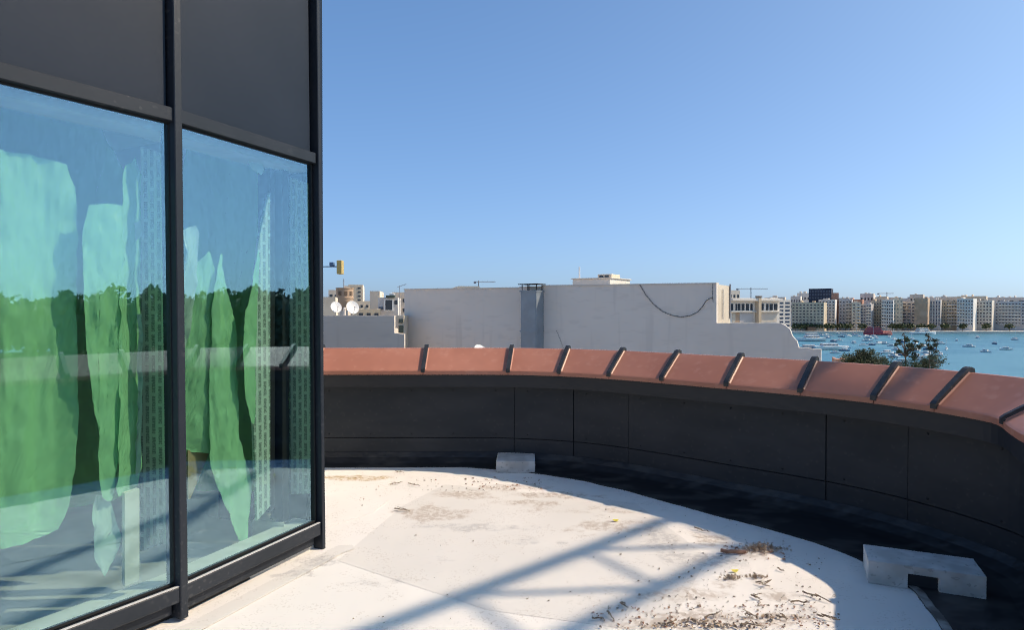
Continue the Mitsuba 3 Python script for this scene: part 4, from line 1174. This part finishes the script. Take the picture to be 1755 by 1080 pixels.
# ------------------------------------------------------------------ boats
def hull_mesh(L, W, H):
    n = 9
    v = []
    for i in range(n):
        t = i / (n - 1)
        w = W / 2 * (1 - max(0, (t - .45) / .55) ** 2.2) * (0.9 + .1 * min(1, t * 5))
        w = max(w, .02 * W)
        x, sh = t * L - L / 2, H * (1 + .35 * max(0, t - .5))
        v += [[x, -w, sh], [x, -w * .75, H * .25], [x, 0, -H * .25], [x, w * .75, H * .25], [x, w, sh]]
    f_ = []
    for i in range(n - 1):
        for j in range(4):
            a, b = i * 5 + j, i * 5 + j + 1
            f_ += [[a, a + 5, b + 5], [a, b + 5, b]]
        f_ += [[i * 5, i * 5 + 4, i * 5 + 9], [i * 5, i * 5 + 9, i * 5 + 5]]
    f_ += [[0, 1, 4], [1, 3, 4], [1, 2, 3]]
    m = trimesh.Trimesh(v, f_, process=False)
    m.fix_normals()
    return m


def boat(name, label, px, py, L, head, hull='mat_boat_white', cabin='mat_boat_white', mast=False, group=None, decks=1, cab=.46):
    b_ = thing(name, label, 'boat', group)
    p_ = at_z(px, py, SEA_Z)
    M = trimesh.transformations.rotation_matrix(math.radians(head), (0, 0, 1))
    M[:3, 3] = p_
    W, H = L * .28, L * .085 + .25

    def put(m):
        m = m.copy()
        m.apply_transform(M)
        return m
    part(b_, 'hull', put(hull_mesh(L, W, H)), hull)
    z = H
    for k in range(decks):
        l_, w_ = L * (cab - .09 * k), W * (.72 - .12 * k)
        x0 = -L * .28 + L * .04 * k
        hh = L * .06 + .35
        part(b_, 'cabin', put(cat([cbox(x0, x0 + l_, -w_ / 2, w_ / 2, z - .05, z + hh * .45, .05), cbox(x0, x0 + l_ * .98, -w_ / 2, w_ / 2, z + hh * .8, z + hh, .03)])), cabin)
        part(b_, 'cabin_windows', put(box(x0 + .08, x0 + l_ * .96, -w_ / 2 + .05, w_ / 2 - .05, z + hh * .452, z + hh * .798)), 'mat_pane')
        z += hh
    if mast:
        part(b_, 'mast', put(bar([0, 0, H], [0, 0, H + L * 1.15], .07)), 'mat_white')
    return b_


boat('yacht', 'long white motor yacht moored before the quay under the hotel', 1388, 585, 19, 186, decks=2)
boat('yacht', 'white yacht with a dark grey hull side nearest the grey wall', 1388, 599, 12, 4, hull='mat_steel', decks=1)
boat('yacht', 'sleek white motor yacht pointing right just past the grey wall', 1424, 599.5, 17, 3, decks=1)
boat('excursion_boat', 'dark red excursion boat at the far quay', 1500, 574.5, 17, 175, 'mat_boat_red', 'mat_boat_red', decks=3, cab=.75)
boat('excursion_boat', 'coral red boat moored right of the dark red one', 1517, 574.5, 12, 10, 'mat_boat_coral', 'mat_boat_coral', decks=2, cab=.7)
boat('yacht', 'white motor yacht lying at the quay near the right edge', 1583, 573.5, 20, 5, decks=2)
r = np.random.default_rng(5)
small = [(1418, 580), (1428, 586), (1438, 584), (1455, 577), (1473, 578), (1463, 589), (1480, 593), (1487, 585), (1492, 592), (1484, 577), (1497, 577), (1507, 590), (1516, 590), (1528, 594), (1521, 606), (1541, 610), (1543, 622), (1535, 600), (1566, 602), (1575, 599), (1583, 595), (1586, 606), (1592, 600), (1571, 612), (1578, 618), (1452, 597), (1432, 606),
         (1445, 573.5), (1436, 573), (1462, 574), (1610, 590), (1622, 600), (1640, 585), (1660, 595), (1675, 580), (1690, 604), (1705, 590), (1725, 600), (1740, 583), (1612, 610),
         (1408, 576), (1416, 575), (1424, 577), (1442, 578), (1449, 575), (1468, 575.5), (1488, 580), (1502, 581), (1524, 579), (1533, 583), (1546, 587), (1550, 596), (1562, 583), (1570, 590), (1531, 612), (1588, 612), (1426, 595), (1447, 602)]
for i, (px, py) in enumerate(small):
    L = 3.6 + 3.2 * r.random()
    kind = i % 7
    if kind == 3:
        boat('sailing_boat', 'small white sailing boat with bare mast on the bay', px, py, L, r.uniform(0, 360), mast=True, group='sailing boats moored in the bay')
    elif kind == 1:
        boat('motorboat', 'small motorboat with a dark blue hull on the bay', px, py, L, r.uniform(0, 360), hull='mat_boat_blue', group='blue motorboats moored in the bay')
    else:
        boat('motorboat', 'small white motorboat moored on the bay', px, py, L, r.uniform(0, 360), group='white motorboats moored in the bay')
